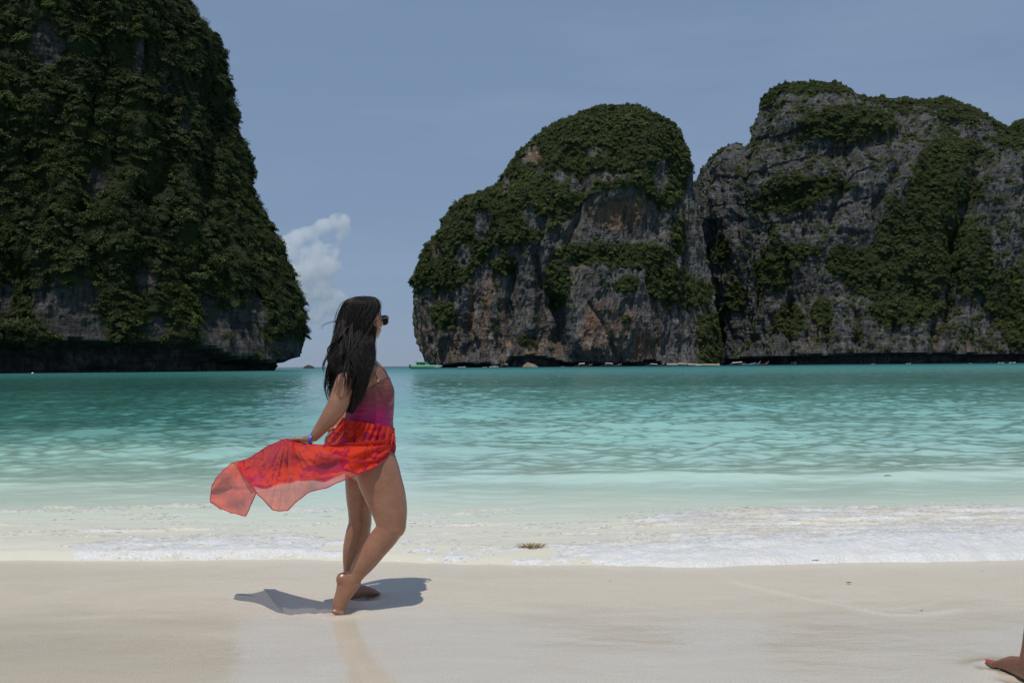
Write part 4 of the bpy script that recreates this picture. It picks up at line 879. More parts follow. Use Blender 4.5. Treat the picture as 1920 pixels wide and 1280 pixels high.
# swimsuit
t = NT('swimsuit_fabric'); P = t.pos(); z = t.n('SeparateXYZ', Vector=P).outputs['Z']
zt = wp(700, 725, 0).z; zb = wp(700, 802, 0).z
c = t.ramp(t.maprange(t.math('ADD', z, t.math('MULTIPLY', t.noise(P, 9, 2), 0.03)), zb, zt), [(0.0, (0.42, 0.006, 0.17)), (0.35, (0.33, 0.008, 0.105)), (0.68, (0.20, 0.025, 0.065)), (1.0, (0.150, 0.052, 0.050))])
wr = t.noise(t.mapped(P, (6, 6, 30), (0, 0.45, 0)), 1.6, 3, 0.5)
b = t.bsdf(Base__Color=c, Roughness=0.42, Normal=t.bump(wr, 0.012, 0.6)); b.inputs['Specular IOR Level'].default_value = 0.3
SUIT = t.done(b.outputs[0])
topl = np.interp(bpx, [640, 660, 675, 690, 709, 727, 745], [752, 747, 739, 728, 714, 706, 703]); botl = np.interp(bpx, [640, 700, 735], [884, 862, 838])
selS = (bpy_ > topl) & (bpy_ < botl) & ~isarm & (bpx > 640)
seam = 0.0018 * np.exp(-((bpx - 690) / 1.3) ** 2) * (bpy_ < 800)
wrk = 0.0035 * fbm(bco, (0.16, 0.10, 0.018), 3, 702) * np.exp(-((bpy_ - 757) / 26) ** 2)
suit, _ = shell('swimsuit', selS, 0.0035 + seam + wrk * 0.6, SUIT, WOM)
STR = simple('strap_brown', (0.07, 0.03, 0.03), 0.5); GOLD = simple('gold', (0.75, 0.55, 0.25), 0.25, 1.0)
for pts in ([(709, 714, -.150), (706, 705, -.168), (700, 697, -.172), (692, 688, -.160), (686, 682, -.14)], [(727, 706, -.06), (724, 699, -.08), (716, 690, -.09), (704, 682, -.09), (694, 677, -.09)]):
    q = Soup(); q.tube([wp(*p) for p in catmull(pts, 4)], 0.0032, 8); o = link('strap', rel(q.mesh('strap'), W_BASE), STR, WOM, True)
q = Soup(); q.ell(wp(708, 712, -.157), (0.007, 0.005, 0.010)); link('strap_slide', rel(q.mesh('strap_slide'), W_BASE), GOLD, WOM, True)

# sarong: printed sheer cloth
t = NT('sarong_print'); P = t.n('TexCoord').outputs['Object']
wrp = t.n('TexNoise', Vector=P, Scale=5.0, Detail=3.0).outputs['Color']; v2 = t.n('Mix', _data_type='VECTOR'); v2.inputs[0].default_value = 0.13; t.l(P, v2.inputs[4]); t.l(wrp, v2.inputs[5]); PP = v2.outputs[1]
vo = t.n('TexVoronoi', Vector=t.mapped(PP, (1, 1, 1.2)), Scale=5.5); ctr = t.n('VectorMath', _operation='SUBTRACT'); t.l(t.mapped(PP, (1, 1, 1.2)), ctr.inputs[0]); t.l(vo.outputs['Position'], ctr.inputs[1])
sp = t.n('SeparateXYZ', Vector=ctr.outputs[0]); an = t.math('ARCTAN2', sp.outputs['Z'], sp.outputs['X'])
# voronoi position comes in scaled space, so petals are drawn from distance and angle together
pet = t.math('SINE', t.math('ADD', t.math('MULTIPLY', an, 6.0), t.math('MULTIPLY', vo.outputs['Distance'], 7.0)))
fl = t.math('SUBTRACT', t.math('ADD', 0.40, t.math('MULTIPLY', pet, 0.24)), vo.outputs['Distance'])
swl = t.noise(t.mapped(P, (1, 1, 2.2), (0, 0.5, 0)), 7, 3, 0.5, 1.6)
msk = t.math('MAXIMUM', t.maprange(fl, -0.03, 0.03), t.ramp(swl, [(0.46, 0.0), (0.48, 1.0)]))
c = t.mix(msk, (0.42, 0.010, 0.065), (0.78, 0.052, 0.016))
edg = t.n('TexVoronoi', _feature='DISTANCE_TO_EDGE', Vector=t.mapped(PP, (1, 1, 1.5), (0, 0.4, 0)), Scale=13.0).outputs['Distance']
c = t.mix(t.ramp(edg, [(0.03, 0.65), (0.07, 0.0)]), c, (0.50, 0.012, 0.045))
dots = t.vor(P, 60); c = t.mix(t.math('MULTIPLY', t.ramp(dots, [(0.14, 1.0), (0.2, 0.0)]), t.ramp(t.noise(P, 6, 2), [(0.56, 0.0), (0.62, 0.8)])), c, (0.20, 0.008, 0.03))
c = t.mix(t.ramp(t.noise(P, 3.3, 3), [(0.52, 0.0), (0.68, 0.55)]), c, (0.50, 0.015, 0.12))
c = t.mix(t.maprange(t.attr('op'), 0.90, 0.80, 0.0, 0.42), c, (0.86, 0.27, 0.15))
wv = t.noise(P, 700, 2, 0.6)
fr = t.n('BsdfPrincipled', Roughness=0.75); t.l(c, fr.inputs['Base Color']); fr.inputs['Specular IOR Level'].default_value = 0.15; fr.inputs['Sheen Weight'].default_value = 0.15
tl = t.n('BsdfTranslucent', Color=c); m1 = t.n('MixShader', Fac=0.38); t.l(fr.outputs[0], m1.inputs[1]); t.l(tl.outputs[0], m1.inputs[2])
tr = t.n('BsdfTransparent'); m2 = t.n('MixShader', Fac=t.math('ADD', t.attr('op'), t.math('MULTIPLY', t.math('SUBTRACT', wv, 0.5), 0.08), True)); t.l(tr.outputs[0], m2.inputs[1]); t.l(m1.outputs[0], m2.inputs[2])
SAR = t.done(m2.outputs[0])
parts_V = []; parts_F = []; parts_O = []; nv = 0
def add_sheet(top, bot, dyf, opf, ns=120, nt_=44, fold=None):
    """sheet between two edges given in the picture, at depth dyf(s, t)"""
    global nv
    T = catmull(top, 12); B = catmull(bot, 12)
    def rs(A):
        L_ = np.concatenate([[0], np.cumsum(np.linalg.norm(np.diff(A[:, :2], axis=0), axis=1))]); L_ /= L_[-1]; u = np.linspace(0, 1, ns); return np.stack([np.interp(u, L_, A[:, i]) for i in range(A.shape[1])], -1)
    T = rs(T); B = rs(B); V = np.empty((ns, nt_, 3)); O = np.empty((ns, nt_))
    for i in range(ns):
        for j in range(nt_):
            t_ = j / (nt_ - 1); s_ = i / (ns - 1); p = T[i] * (1 - t_) + B[i] * t_; e_ = abs(2 * t_ - 1) ** 4 * min(1, 6 * s_); sag = (0, e_ * (0.7 * math.sin(s_ * 37 + 3 * t_) + 0.4 * math.sin(s_ * 71 + t_)))
            V[i, j] = wp(p[0] + sag[0], p[1] + sag[1], dyf(s_, t_, p[0], p[1])); O[i, j] = opf(s_, t_)
    parts_V.append(V.reshape(-1, 3)); parts_F.append(grid_faces(ns, nt_) + nv); parts_O.append(O.ravel()); nv += ns * nt_
    return V
# main flying sheet, from the knot at the front hip to the fold beyond the hand
topm = [(738, 822), (700, 827), (655, 831), (612, 834), (580, 832), (556, 826), (536, 823), (510, 832), (482, 849), (458, 862), (440, 868)]
botm = [(733, 850), (713, 868), (690, 880), (655, 895), (618, 911), (582, 922), (560, 936), (541, 955), (538, 957.5), (536, 957), (513, 955.5), (510, 954), (494, 937), (482, 924), (480, 922)]
def dym(s, t, px, py):
    x = 738 - px
    base = np.interp(x, [0, 12, 30, 60, 100, 140, 160, 185, 240, 300], [-.10, -.160, -.205, -.222, -.215, -.235, -.245, -.255, -.23, -.16])
    w = 0.020 * math.sin(s * 9 + 2.5 * t) + 0.014 * math.sin(s * 23 - 5 * t + 1) * (0.3 + t) + 0.012 * math.sin((s * 6 + t * 9))
    far_ = min(1, max(0, (x - 40) / 110)); top = 0.30 * max(0, min(1, (x - 190) / 90)) ** 1.3
    k = min(1, x / 90) * (0.12 + 0.88 * min(1, t * 3))
    an = math.atan2(t * 60 + 6, 196 - x + 0.01); r = (0.010 * math.sin(13 * an + 1.3 * math.sin(3 * an)) + 0.006 * math.sin(31 * an + 2 * t)) * math.exp(-abs(x - 196) / 80) * min(1, t * 3)
    tension = 0.010 * math.sin(t * 15 + 1.5 * s) * max(0, 1 - x / 190)
    return base + top * (1 - t) - 0.16 * far_ * t + w * k * 1.25 + r + tension * min(1, x / 30)
def opm(s, t):
    edge = np.interp(s, [0, 0.22, 0.3, 0.42, 0.55, 0.68, 0.8, 0.9, 1.0], [1.3, 1.05, 0.84, 0.86, 0.80, 0.66, 0.60, 0.66, 0.8])
    edge += 0.018 * math.sin(s * 31) + 0.012 * math.sin(s * 57)
    return 0.965 - 0.24 * min(1, max(0, (t - edge + 0.02) / 0.035))
VM = add_sheet(topm, botm, dym, opm, 260, 110)
# the tail that has turned over beyond the fold
topt = [(470, 890), (455, 868), (438, 867), (420, 880), (405, 897), (397, 912)]
bott = [(481, 922), (473, 940), (462, 965), (460, 968.5), (457, 966), (436, 961), (412, 952), (397, 942), (394, 937)]
def dyt(s, t, px, py): return 0.02 + (0.12 - 0.50 * t) * (1 - s) ** 0.9 + 0.035 * math.sin(s * 7 + t * 4) + 0.02 * math.sin(t * 11 - s * 5) + 0.03 * math.exp(-((t - 0.62 + 0.25 * s) / 0.06) ** 2)
VT = add_sheet(topt, bott, dyt, lambda s, t: 0.83, 120, 70)
# the part drawn back from the waist, in the shade behind the raised sheet
topw = [(739, 802), (715, 797), (690, 793), (665, 788), (642, 783)]
botw = [(737, 850), (705, 856), (665, 858), (630, 852), (603, 838)]
def dyw(s, t, px, py):
    sur = np.interp(px, [600, 630, 645, 660, 690, 715, 730, 739], [-.02, -.06, -.095, -.135, -.172, -.160, -.115, -.03]) * (1 + 0.10 * t)
    return sur - 0.010 + 0.015 * math.sin(s * 22 + 5 * t) * (0.25 + t) + 0.006 * math.sin(s * 61 - 4 * t)
VW = add_sheet(topw, botw, dyw, lambda s, t: 0.97, 90, 40)
# wrapped round the hips
bnd = np.interp(bpx, [640, 700, 740], [782, 795, 802]); selW = (bpy_ > bnd) & (bpy_ < np.interp(bpx, [640, 700, 738], [880, 866, 846])) & ~isarm & (bpx > 648)
offw = 0.008 + 0.0045 * fbm(bco, (0.06, 0.06, 0.014), 3, 703)
sh_me = WOM.data; nf = len(sh_me.polygons); fv = np.empty(len(sh_me.loops), dtype=np.int32); sh_me.loops.foreach_get('vertex_index', fv); fv = fv.reshape(nf, 4)
F = fv[selW[fv].all(1)]; used = np.unique(F); rm = -np.ones(len(selW), dtype=np.int64); rm[used] = np.arange(len(used))
parts_V.append((bco + bno * offw[:, None])[used]); parts_F.append(rm[F] + nv); parts_O.append(np.full(len(used), 0.97)); nv += len(used)
# knot and its hanging end
def ringsheet(pts, wid, n=14):
    global nv
    C = catmull(pts, 8); V = []
    for i, p in enumerate(C):
        for j in range(n):
            a = -1 + 2 * j / (n - 1); V.append(tuple(wp(p[0] + a * np.interp(i / len(C), [0, .3, 1], wid), p[1], p[2] + 0.012 * math.sin(a * 6 + i * 0.15))))
    parts_V.append(np.array(V)); parts_F.append(grid_faces(len(C), n) + nv); parts_O.append(np.full(len(V), 0.93)); nv += len(V)
ringsheet([(735, 812, -.05), (736, 826, -.09), (735, 840, -.10), (736, 850, -.09)], [4, 6, 5]); ringsheet([(733, 815, -.09), (731, 830, -.13), (732, 845, -.12)], [5, 6, 4])
V = np.concatenate(parts_V) - np.array(W_BASE); me = np_mesh('sarong', V, np.concatenate(parts_F)); attr(me, 'op', np.concatenate(parts_O))
sar = link('sarong', me, SAR, WOM, True)
HEM = simple('hem_red', (0.42, 0.012, 0.03), 0.7)
q = Soup(); B = W_BASE
q.tube([Vector(p) for p in VM[:, -1]][::2], 0.0025, 6); q.tube([Vector(p) for p in VM[:, 0]][::2], 0.0018, 6); q.tube([Vector(p) for p in VM[-1, :]][::2], 0.0024, 6)
q.tube([Vector(p) for p in VT[:, -1]][::2], 0.0024, 6); q.tube([Vector(p) for p in VT[-1, :]][::2], 0.0022, 6); q.tube([Vector(p) for p in VT[:, 0]][::2], 0.002, 6)
link('hem', rel(q.mesh('hem'), B), HEM, sar, True)
q = Soup(); q.ell(wp(734, 818, -.075), (0.020, 0.022, 0.017)); q.ell(wp(731, 824, -.10), (0.016, 0.018, 0.014)); me = rel(q.mesh('knot'), B); attr(me, 'op', np.ones(len(me.vertices))); link('knot', me, SAR, sar, True)

# bracelet, sunglasses, earring
BLUEB = simple('blue_band', (0.02, 0.09, 0.55), 0.4, coat=0.3)
ax = (wp(604, 800, -.225) - wp(589, 819, -.215)).normalized(); c0 = wp(583.5, 822.5, -.215); A = ax.cross(Vector((0, 1, 0))).normalized(); Bv = ax.cross(A)
A = Vector((0.22, 0, 0.975)); Bv = Vector((0, 1, 0)); q = Soup(); rs = []
for k in range(28):
    a = 2 * math.pi * k / 28; o_ = A * math.cos(a); p_ = Bv * math.sin(a); nrm = (o_ * 0.0285 + p_ * 0.039); axx = A.cross(Bv).normalized()
    rs.append([c0 + nrm + axx * .006, c0 + nrm * 1.07 + axx * .006, c0 + nrm * 1.07 - axx * .006, c0 + nrm - axx * .006])
rs.append(rs[0]); q.rings(rs, cap=False); link('bracelet', rel(q.mesh('bracelet'), B), BLUEB, WOM, False)
g = lambda x, y, z: HC + HR @ Vector((x, y, z))
LENS = simple('lens_dark', (0.012, 0.014, 0.022), 0.08, coat=0.5); FRAME = simple('black_frame', (0.012, 0.010, 0.010), 0.25, coat=0.4)
# parts hang on the glasses frame
def disc(cx, cy, cz, w, h, tilt, thick, ring=False):
    R = HR @ Matrix.Rotation(tilt, 3, 'Z'); c = g(cx, cy, cz); out = []
    for lay in (-thick / 2, thick / 2):
        r = []
        for k in range(24):
            a = 2 * math.pi * k / 24; ca, sa = math.cos(a), math.sin(a); r.append(c + R @ Vector((lay, w * math.copysign(abs(ca) ** 0.7, ca), h * math.copysign(abs(sa) ** 0.75, sa) + 0.003 * abs(ca) * (1 if sa > 0 else 0))))
        out.append(r)
    return out
fq = Soup()
for sy in (-1, 1):
    o_ = disc(0.105, sy * 0.036, -0.002, 0.034, 0.027, sy * 0.28, 0.006); i_ = disc(0.105, sy * 0.036, -0.002, 0.029, 0.022, sy * 0.28, 0.006)
    fq.rings([o_[0], o_[1], i_[1], i_[0], o_[0]], cap=False)
    fq.tube([g(0.094, sy * 0.070, 0.012), g(0.070, sy * 0.078, 0.012), g(0.0, sy * 0.083, 0.006), g(-0.03, sy * 0.080, -0.012)], [0.006, 0.0045, 0.0035, 0.003], 6)
fq.tube([g(0.108, -0.008, 0.006), g(0.111, 0, 0.008), g(0.108, 0.008, 0.006)], 0.003, 6)
fr_ = link('sunglasses', rel(fq.mesh('sunglasses'), B), FRAME, WOM, True)
for sy in (-1, 1):
    o_ = disc(0.105, sy * 0.036, -0.002, 0.030, 0.023, sy * 0.28, 0.003); q = Soup(); q.rings([o_[0], o_[1]]); link('lens', rel(q.mesh('lens'), B), LENS, fr_, False)
q = Soup(); q.ell(g(0.092, -0.073, 0.004), (0.004, 0.003, 0.004)); link('hinge_stud', rel(q.mesh('hinge_stud'), B), GOLD, fr_, True)
q = Soup(); q.ell(g(0.004, -0.088, -0.045), (0.0045, 0.0045, 0.006)); link('earring', rel(q.mesh('earring'), B), GOLD, WOM, True)

# hair: a core and many strands that follow the same flow
t = NT('black_hair'); P = t.n('TexCoord').outputs['Object']
n = t.noise(t.mapped(P, (1, 1, 0.08)), 160, 3, 0.6); c = t.mix(n, (0.004, 0.0028, 0.0025), (0.018, 0.012, 0.009))
b = t.bsdf(Base__Color=c, Roughness=0.36, Normal=t.bump(n, 0.004, 0.7)); b.inputs['Specular IOR Level'].default_value = 0.34
HAIR = t.done(b.outputs[0])
# (py, left, right, depth centre offset, half depth)
HB0 = [(556.5, 676, 684, .0, .010), (558.5, 662, 697, .0, .045), (563, 652, 705, .0, .075), (570, 645, 709.5, -.002, .090), (582, 641, 711.5, -.004, .100), (596, 637, 710, -.008, .106), (610, 633.5, 706.5, -.014, .108), (626, 630, 702.5, -.022, .108), (642, 626, 700, -.035, .110), (658, 623, 698, -.050, .115), (674, 620, 696, -.065, .120)]
HL = HB0 + [(692, 618, 664, .00, .060), (710, 617.5, 655, .005, .050), (725, 617, 645, .0, .042), (738, 616.5, 636, -.01, .03), (750, 616, 628, -.02, .014)]      # lock behind the arm
HB2 = HB0[:8] + [(642, 626, 700, -.058, .107), (658, 622, 699, -.080, .110), (674, 619, 697, -.108, .106)]
HN = HB2 + [(690, 626, 694, -.142, .090), (705, 637, 690, -.178, .064), (720, 645, 685, -.200, .048), (735, 650, 680, -.205, .038), (750, 652, 675, -.205, .030), (763, 653, 669, -.205, .022), (777, 656, 662, -.205, .008)]   # main fall in front of the shoulder blade
def bundle_core(levels, name, k=0.86):
    q = Soup(); rs = []
    for py, l, r, dc, hd in dens(levels, 3):
        kk = k * (1 - 0.38 * max(0, min(1, (py - 670) / 90))); c = wp((l + r) / 2, py, dc); a = (r - l) / 2 * Y0 / FPX * kk; d = hd * kk
        rs.append([c + Vector((a * math.cos(th), d * math.sin(th), 0)) * (1 + 0.035 * math.sin(7 * th + py * .02) + 0.03 * math.sin(17 * th + 1)) for th in [2 * math.pi * j / 48 for j in range(48)]])
    q.rings(rs); return q.mesh(name)
hr = link('hair', rel(bundle_core(HN, 'hair', 0.90), B), HAIR, WOM, True)
link('hair_lock', rel(bundle_core(HL[5:], 'hair_lock', 0.84), B), HAIR, hr, True)
rg = np.random.default_rng(99)
SV = []; SF = []; sn = 0
def strand(path, r0, r1):
    global sn
    P_ = np.array(path); n = len(P_); tg = np.gradient(P_, axis=0); tg /= np.linalg.norm(tg, axis=1)[:, None] + 1e-9
    up = np.array([0.2, 1.0, 0.1]); A_ = np.cross(tg, up); A_ /= np.linalg.norm(A_, axis=1)[:, None] + 1e-9; B_ = np.cross(tg, A_)
    rr = np.linspace(r0, r1, n)[:, None]
    for k in range(3):
        a = 2.094 * k; SV.append(P_ + (A_ * math.cos(a) + B_ * math.sin(a)) * rr)
    idx = np.arange(n - 1)
    for k in range(3):
        k2 = (k + 1) % 3; SF.append(np.stack([sn + k * n + idx, sn + k * n + idx + 1, sn + k2 * n + idx + 1, sn + k2 * n + idx], -1))
    sn += 3 * n
def fall(levels, count, loose, end_rng, rho=(0.86, 1.03), thr=(0, 6.283)):
    L_ = np.array(dens(levels, 3)); m = len(L_)
    for i in range(count):
        th = rg.uniform(*thr); ro = rg.uniform(*rho); cl = round(th * 4) / 4; e = int(m * rg.uniform(*end_rng)); e = max(6, min(m, e)); st = rg.integers(0, 4)
        ph = rg.random(4) * 6.28; am = rg.random() * loose; path = []
        for j in range(st, e):
            py, l, r, dc, hd = L_[j]; u = j / m; thj = th + (cl - th) * 0.5 * u + 0.38 * u * math.sin(u * 11 + cl * 2.3) + am * 0.8 * math.sin(u * 7 + ph[0])
            rj = ro * (1 + am * 0.5 * u * math.sin(u * 9 + ph[1]) + 0.05 * u * math.sin(u * 14 + cl * 3.1)); c = wp((l + r) / 2, py, dc); a = (r - l) / 2 * Y0 / FPX
            path.append((c.x + a * rj * math.cos(thj) + 0.011 * u * math.sin(u * 17 + cl * 4.1) + 0.006 * math.sin(u * 10 + 1), c.y + hd * rj * math.sin(thj), c.z + 0.004 * math.sin(ph[2])))
        if len(path) > 4: strand(path, 0.0010, 0.0005)
fall(HN, 2300, 0.22, (0.70, 1.0)); fall(HN, 1500, 0.35, (0.66, 1.0), (0.95, 1.05), (3.3, 6.1)); fall(HL, 900, 0.35, (0.66, 1.0)); fall(HN, 90, 0.7, (0.6, 1.0), (1.0, 1.09))
fall(HL, 60, 0.8, (0.7, 1.0), (1.0, 1.15))
# loose wisps over the arm and on the crown
for pts in ([(650, 655, -.16), (646, 690, -.262), (640, 715, -.275), (633, 740, -.285), (640, 748, -.285)], [(655, 660, -.17), (653, 700, -.270), (655, 725, -.275), (648, 742, -.280), (641, 746, -.285)], [(648, 650, -.15), (638, 690, -.262), (632, 708, -.268), (628, 735, -.27)], [(652, 655, -.16), (654, 690, -.272), (650, 715, -.276), (653, 738, -.276)],
            [(660, 563, -.02), (645, 580, -.08), (632, 604, -.03), (626, 630, 0), (622, 655, 0), (619, 661, 0)], [(640, 600, 0), (618, 604, 0.02), (604, 610, .03), (600, 618, .03)], [(690, 560, -.02), (698, 557, -.01), (704, 562, 0), (709, 570, .01)]):
    C = catmull(pts, 6)
    for k in range(7 if pts[0][1] > 640 else 3):
        o3 = rg.normal(size=3) * np.array([2.2, 2.0, .004]); ph = rg.random() * 6
        strand([tuple(wp(p[0] + o3[0] * (0.4 + i / len(C)) + 0.8 * math.sin(i * .5 + ph), p[1] + o3[1], p[2] + o3[2])) for i, p in enumerate(C)], 0.0011, 0.0004)
lr = random.Random(12)
for k in range(16):      # wind-loosened locks on the seaward side and through the fall
    x0 = lr.uniform(636, 672); yy0 = lr.uniform(585, 630); side = lr.random() < 0.6; ye = lr.uniform(668, 762)
    xe = lr.uniform(607, 626) if side else lr.uniform(640, 668); dz = lr.uniform(-.17, -.02) if side else -.255
    pts = [(x0, yy0, -.10), (x0 * 0.5 + xe * 0.5 - 3, yy0 * 0.6 + ye * 0.4, -.16 if side else -.20), (xe + lr.uniform(-5, 7), yy0 * 0.25 + ye * 0.75, dz), (xe + lr.uniform(-8, 5), ye, dz)]
    C = catmull(pts, 8); w0 = lr.uniform(2.0, 4.5); f = lr.uniform(.30, .5); p0 = lr.random() * 6
    for j in range(34):
        ox, oy, ph = lr.gauss(0, w0 * 0.5), lr.gauss(0, .006), lr.random()
        n_ = len(C) - int(lr.random() * 7)
        strand([tuple(wp(C[i][0] + ox * (0.5 + 0.6 * math.sin(math.pi * i / len(C))) * (1.15 - i / len(C)) + 2.0 * (i / len(C)) * math.sin(i * f + p0), C[i][1], C[i][2] + oy)) for i in range(n_)], 0.0010, 0.0004)
me = np_mesh('strands', np.concatenate(SV) - np.array(B), np.concatenate(SF)); link('strands', me, HAIR, hr, True)

# ---------------------------------------------------------------- the second bather, mostly beyond the right edge
B2 = Vector((2.25, 4.0, 0)); s = Soup(); v = Vector
FD = Vector((-0.14, 0.99, 0)).normalized(); sd2 = Vector((FD.y, -FD.x, 0)); heel = v((2.050, 3.985, 0.028))
def foot(s, heel, FD):
    sd_ = Vector((FD.y, -FD.x, 0))
    s.loft([(heel, .033, .032), (heel + FD * .06 + v((0, 0, .010)), .044, .034), (heel + FD * .12 + v((0, 0, .004)), .034, .040), (heel + FD * .17 + v((0, 0, -.010)), .021, .045), (heel + FD * .19 + v((0, 0, -.014)), .016, .044)], 18, depth=sd_)
    tips = []
    for k in range(5):
        r = (0.0135, 0.0105, 0.0098, 0.009, 0.0082)[k]; P0 = heel + FD * .185 + sd_ * (-0.034 + 0.017 * k) + v((0, 0, -.018))
        s.loft([(P0, r, r), (P0 + FD * (.034 - .004 * k), r, r), (P0 + FD * (.046 - .005 * k) + v((0, 0, -.004)), r * .85, r * .9)], 10); tips.append((P0 + FD * (.044 - .005 * k) + v((0, 0, r * 0.72)), r))
    return tips
FDR = FD
tips = foot(s, heel, FD); s.loft([(heel + v((0.0, 0.015, 0.03)), .040, .036), (heel + v((.01, .015, .09)), .036, .034), (heel + v((.035, .01, .2)), .046, .044), (heel + v((.075, .01, .32)), .060, .058), (heel + v((.145, .03, .46)), .056, .054), (heel + v((.23, .01, .62)), .078, .078), (heel + v((.32, -.01, .80)), .092, .092), (heel + v((.365, -.01, .92)), .10, .10)], 18)
heel2 = v((2.64, 3.90, 0.028)); foot(s, heel2, Vector((-0.3, 0.95, 0)).normalized())
s.loft([(heel2 + v((0, .015, .03)), .036, .036), (heel2 + v((0, .015, .09)), .034, .034), (heel2 + v((0, .01, .32)), .058, .058), (heel2 + v((-.01, .03, .46)), .054, .054), (heel2 + v((-.03, .01, .80)), .093, .093), (heel2 + v((-.04, .0, .92)), .10, .10)], 18)
hp = v((2.52, 3.95, 0.9)); dW = Vector((0.95, -0.3, 0)).normalized()
s.loft([(hp + v((0, 0, -.02)), .11, .175), (hp + v((0, 0, .15)), .095, .14), (hp + v((0, 0, .35)), .11, .16), (hp + v((0, 0, .48)), .09, .17), (hp + v((0, 0, .55)), .06, .10), (hp + v((0, 0, .62)), .05, .05)], 24, depth=dW)
for sg in (-1, 1): s.loft([(hp + dW * .10 * sg + v((0, 0, .50)), .05, .06), (hp + dW * .165 * sg + v((0, 0, .485)), .052, .055), (hp + dW * .20 * sg + v((0, 0, .42)), .047, .05), (hp + dW * .24 * sg + v((0, 0, .25)), .04, .04), (hp + dW * .22 * sg + v((.02, .10, .04)), .032, .030), (hp + dW * .18 * sg + v((.02, .17, -.02)), .022, .036), (hp + dW * .17 * sg + v((.02, .19, -.08)), .014, .036)], 14)
for sg in (-1, 1):
    for k in range(4): s.loft([(hp + dW * .17 * sg + v((.02, .19, -.08)) + dW * (-.027 + .018 * k), .009, .009), (hp + dW * .17 * sg + v((.03, .205, -.115)) + dW * (-.027 + .018 * k), .009, .009), (hp + dW * .17 * sg + v((.04, .20, -.15 + .006 * abs(k - 1.5))) + dW * (-.026 + .017 * k), .008, .008)], 8)
    s.loft([(hp + dW * .17 * sg + v((.02, .17, -.04)) - dW * sg * .03, .011, .011), (hp + dW * .17 * sg + v((.03, .20, -.08)) - dW * sg * .055, .010, .010), (hp + dW * .17 * sg + v((.04, .21, -.105)) - dW * sg * .055, .009, .009)], 8)
HC2 = hp + v((0, 0, .74)); HR2 = head_frame(math.radians(120)); head_shape(s, HC2, HR2)
me = remeshed(s.mesh('person'), 0.0055, 4)
c2 = get_co(me); n2_ = get_no(me)
P2 = link('person', rel(me, B2), SKIN2, None, True); P2.location = B2; tag(P2, 'bare brown foot with red toenails stepping in at the lower right corner', 'person')
selD = (c2[:, 2] > 0.60) & (c2[:, 2] < 1.36) & (np.abs((c2 - np.array(hp)) @ np.array(dW)) < 0.215)
q = Soup(); rs = []
for z_, wa, wb in ((1.41, .150, .085), (1.37, .168, .105), (1.28, .170, .125), (1.20, .155, .118), (1.08, .165, .125), (0.98, .230, .165), (0.85, .275, .185), (0.72, .325, .195)):
    rs.append([Vector((hp.x, hp.y, z_)) + dW * (wa * (1 + .02 * math.sin(9 * th) * (1.3 - z_)) * math.cos(th)) + Vector((-dW.y, dW.x, 0)) * (wb * (1 + .05 * math.sin(11 * th) * (1.3 - z_)) * math.sin(th)) for th in [2 * math.pi * k / 48 for k in range(48)]])
q.rings(rs, cap=False); dress = link('dress', rel(q.mesh('dress'), B2), simple('dark_dress', (0.02, 0.03, 0.06), 0.8), P2, True)
for sg in (-1, 1):
    q2 = Soup(); q2.tube([hp + dW * .10 * sg + v((0, -.085, .50)), hp + dW * .11 * sg + v((0, -.03, .565)), hp + dW * .10 * sg + v((0, .06, .50))], .008, 6); link('strap', rel(q2.mesh('strap'), B2), STR, dress, True)
q = Soup(); g2 = lambda x, y, z: HC2 + HR2 @ Vector((x, y, z)); q.ell(g2(-.03, 0, .03), (.092, .088, .098), HR2); q.ell(g2(-.08, 0, -.08), (.045, .075, .13), HR2); link('hair', rel(q.mesh('hair'), B2), HAIR, P2, True)
NAIL = simple('red_nail', (0.55, 0.015, 0.04), 0.2, coat=0.6)
for p, r in tips:
    q = Soup(); q.ell(p, (r * 0.75, r * 0.95, r * 0.30), Matrix.Rotation(math.atan2(FDR.y, FDR.x), 3, 'Z')); link('toenail', rel(q.mesh('toenail'), B2), NAIL, P2, True)
# ================================================================== SMALL THINGS ON SAND AND WATER
TW = simple('dark_twig', (0.035, 0.028, 0.02), 0.7); WEED = simple('tan_weed', (0.40, 0.30, 0.17), 0.7); LEAFG = simple('green_leaf', (0.05, 0.12, 0.02), 0.5)
def twig(px, py, z, L, ang, label, r=0.004, mat=None):
    P = ground(px, py, z); q = Soup(); d = Vector((math.cos(ang), math.sin(ang), 0)); n_ = Vector((-d.y, d.x, 0))
    q.tube([-d * L / 2 + Vector((0, 0, r)), n_ * L * 0.08 + Vector((0, 0, r * 2)), d * L / 2 + Vector((0, 0, r * 3))], [r * 0.6, r, r * 0.4], 6); q.tube([n_ * L * 0.08, n_ * L * 0.3 + d * L * 0.2 + Vector((0, 0, r * 3))], [r * 0.7, r * 0.3], 5)
    o = q.build('twig', mat or TW); o.location = (P.x, P.y, P.z); tag(o, label, 'twig'); return o
def leaf(px, py, z, L, ang, label, mat):
    P = ground(px, py, z); V = []; n = 9
    for i in range(n):
        u = i / (n - 1); w = L * 0.22 * math.sin(math.pi * u) ** 0.8; x = (u - 0.5) * L; zz = 0.003 + L * 0.03 * math.sin(u * 2.6)
        V += [(x, -w, zz + w * 0.35), (x, 0, zz), (x, w, zz + w * 0.35)]
    me = np_mesh('leaf', V, grid_faces(n, 3)); o = link('leaf', me, mat, None, True); md = o.modifiers.new('thickness', 'SOLIDIFY'); md.thickness = 0.0012
    o.location = (P.x, P.y, P.z); o.rotation_euler = (0, 0, ang); tag(o, label, 'leaf'); return o
twig(1225, 837, 0.02, 0.11, 1.0, 'dark curved twig floating on the green water right of the woman')
twig(1719, 845, 0.03, 0.13, 0.1, 'dark straight twig floating on the water far right')
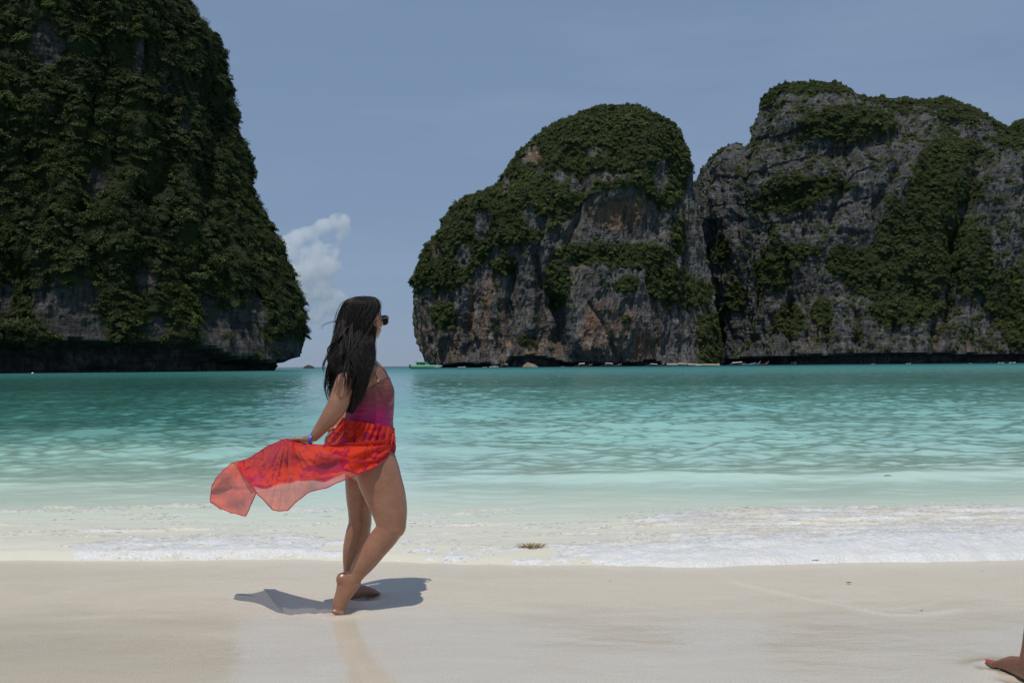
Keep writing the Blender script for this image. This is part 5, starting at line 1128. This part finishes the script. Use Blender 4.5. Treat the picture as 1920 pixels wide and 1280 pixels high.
leaf(1254, 841, 0.02, 0.05, 0.4, 'tiny dark leaf floating just right of the curved twig', TW)
leaf(1665, 893, 0.045, 0.10, 0.1, 'dark leaf drifting in the pale swell on the right', simple('grey_leaf', (0.08, 0.10, 0.12), 0.6))
leaf(1592, 1093, 0.004, 0.035, 0.2, 'small green leaf lying on the sand right of centre', LEAFG)
leaf(1728, 1145, 0.003, 0.016, 0.1, 'small brown leaf lying on the sand below the green leaf', TW)
leaf(1144, 1089, 0.004, 0.012, 0.6, 'tiny dark speck of leaf on the sand in the middle', TW)
leaf(1842, 1071, 0.006, 0.016, 0.9, 'tiny dark leaf at the foam edge far right', TW)
twig(1530, 1051, 0.006, 0.05, -0.35, 'short thin twig at the edge of the foam', 0.0025)
leaf(1045, 982, 0.05, 0.022, 0.2, 'tiny dark leaf in the milky shallows', TW)
# clump of weed rolled by the wave
P = ground(993, 1036, 0.0); q = Soup(); rr = random.Random(4)
for k in range(60):
    a = rr.uniform(-1.2, 4.3); L = rr.uniform(0.02, 0.07); x0 = rr.gauss(0, 0.035); d = Vector((math.cos(a) * 1.1, math.sin(a) * 0.8, 0))
    q.tube([Vector((x0, rr.uniform(-.02, .02), 0.0)), Vector((x0, 0, 0.012 + rr.random() * 0.02)) + d * L * 0.5, Vector((x0, 0, rr.random() * 0.030)) + d * L], [0.0022, 0.0017, 0.0008], 4)
o = q.build('seaweed', WEED); o.location = (P.x, P.y, 0.035); tag(o, 'small tan clump of seaweed tumbling in the foam', 'seaweed')
# cumulus beyond the headland
def cloud(name, Y, L, label, dens_, seed):
    s = Soup(); C = at(580, 500, Y)
    for px, py, r in L:
        P = at(px, py, Y); s.ell((P.x - C.x, (r * 0.3) * math.sin(px), P.z - C.z), (r * Y / FPX, r * Y / FPX * 0.9, r * Y / FPX * 0.86), None, 16, 10)
    me = remeshed(s.mesh(name), 9.0, 4); co = get_co(me); no = get_no(me)
    co += no * (26 * fbm(co, (85, 85, 80), 4, seed, rough=0.6))[:, None]; me.vertices.foreach_set('co', co.astype(np.float32).ravel()); me.update()
    t = NT(name); P = t.n('TexCoord').outputs['Object']; nn = t.noise(P, 0.010, 5, 0.6)
    v_ = t.t.nodes.new('ShaderNodeVolumePrincipled'); v_.inputs['Color'].default_value = (1, 1, 1, 1); v_.inputs['Anisotropy'].default_value = 0.0
    t.l(t.maprange(nn, 0.36, 0.56, dens_ * 0.06, dens_, True), v_.inputs['Density']); t.l(v_.outputs[0], t.out.inputs['Volume'])
    o = link(name, me, t.m, None, True); o.location = C; tag(o, label, 'cloud'); return o
cloud('cloud', 6000, [(636, 414, 20), (648, 432, 14), (605, 426, 20), (580, 440, 20), (555, 448, 22), (530, 462, 26), (512, 480, 26), (560, 480, 30), (590, 470, 22), (606, 500, 30), (622, 470, 18), (570, 515, 34), (535, 515, 34), (545, 540, 26), (625, 500, 16), (640, 445, 14), (612, 512, 15), (606, 545, 28), (620, 575, 20), (590, 590, 22), (570, 555, 24), (628, 552, 16), (645, 560, 10)], 'pale cumulus cloud low in the sky beside the left cliff', 0.013, 801)
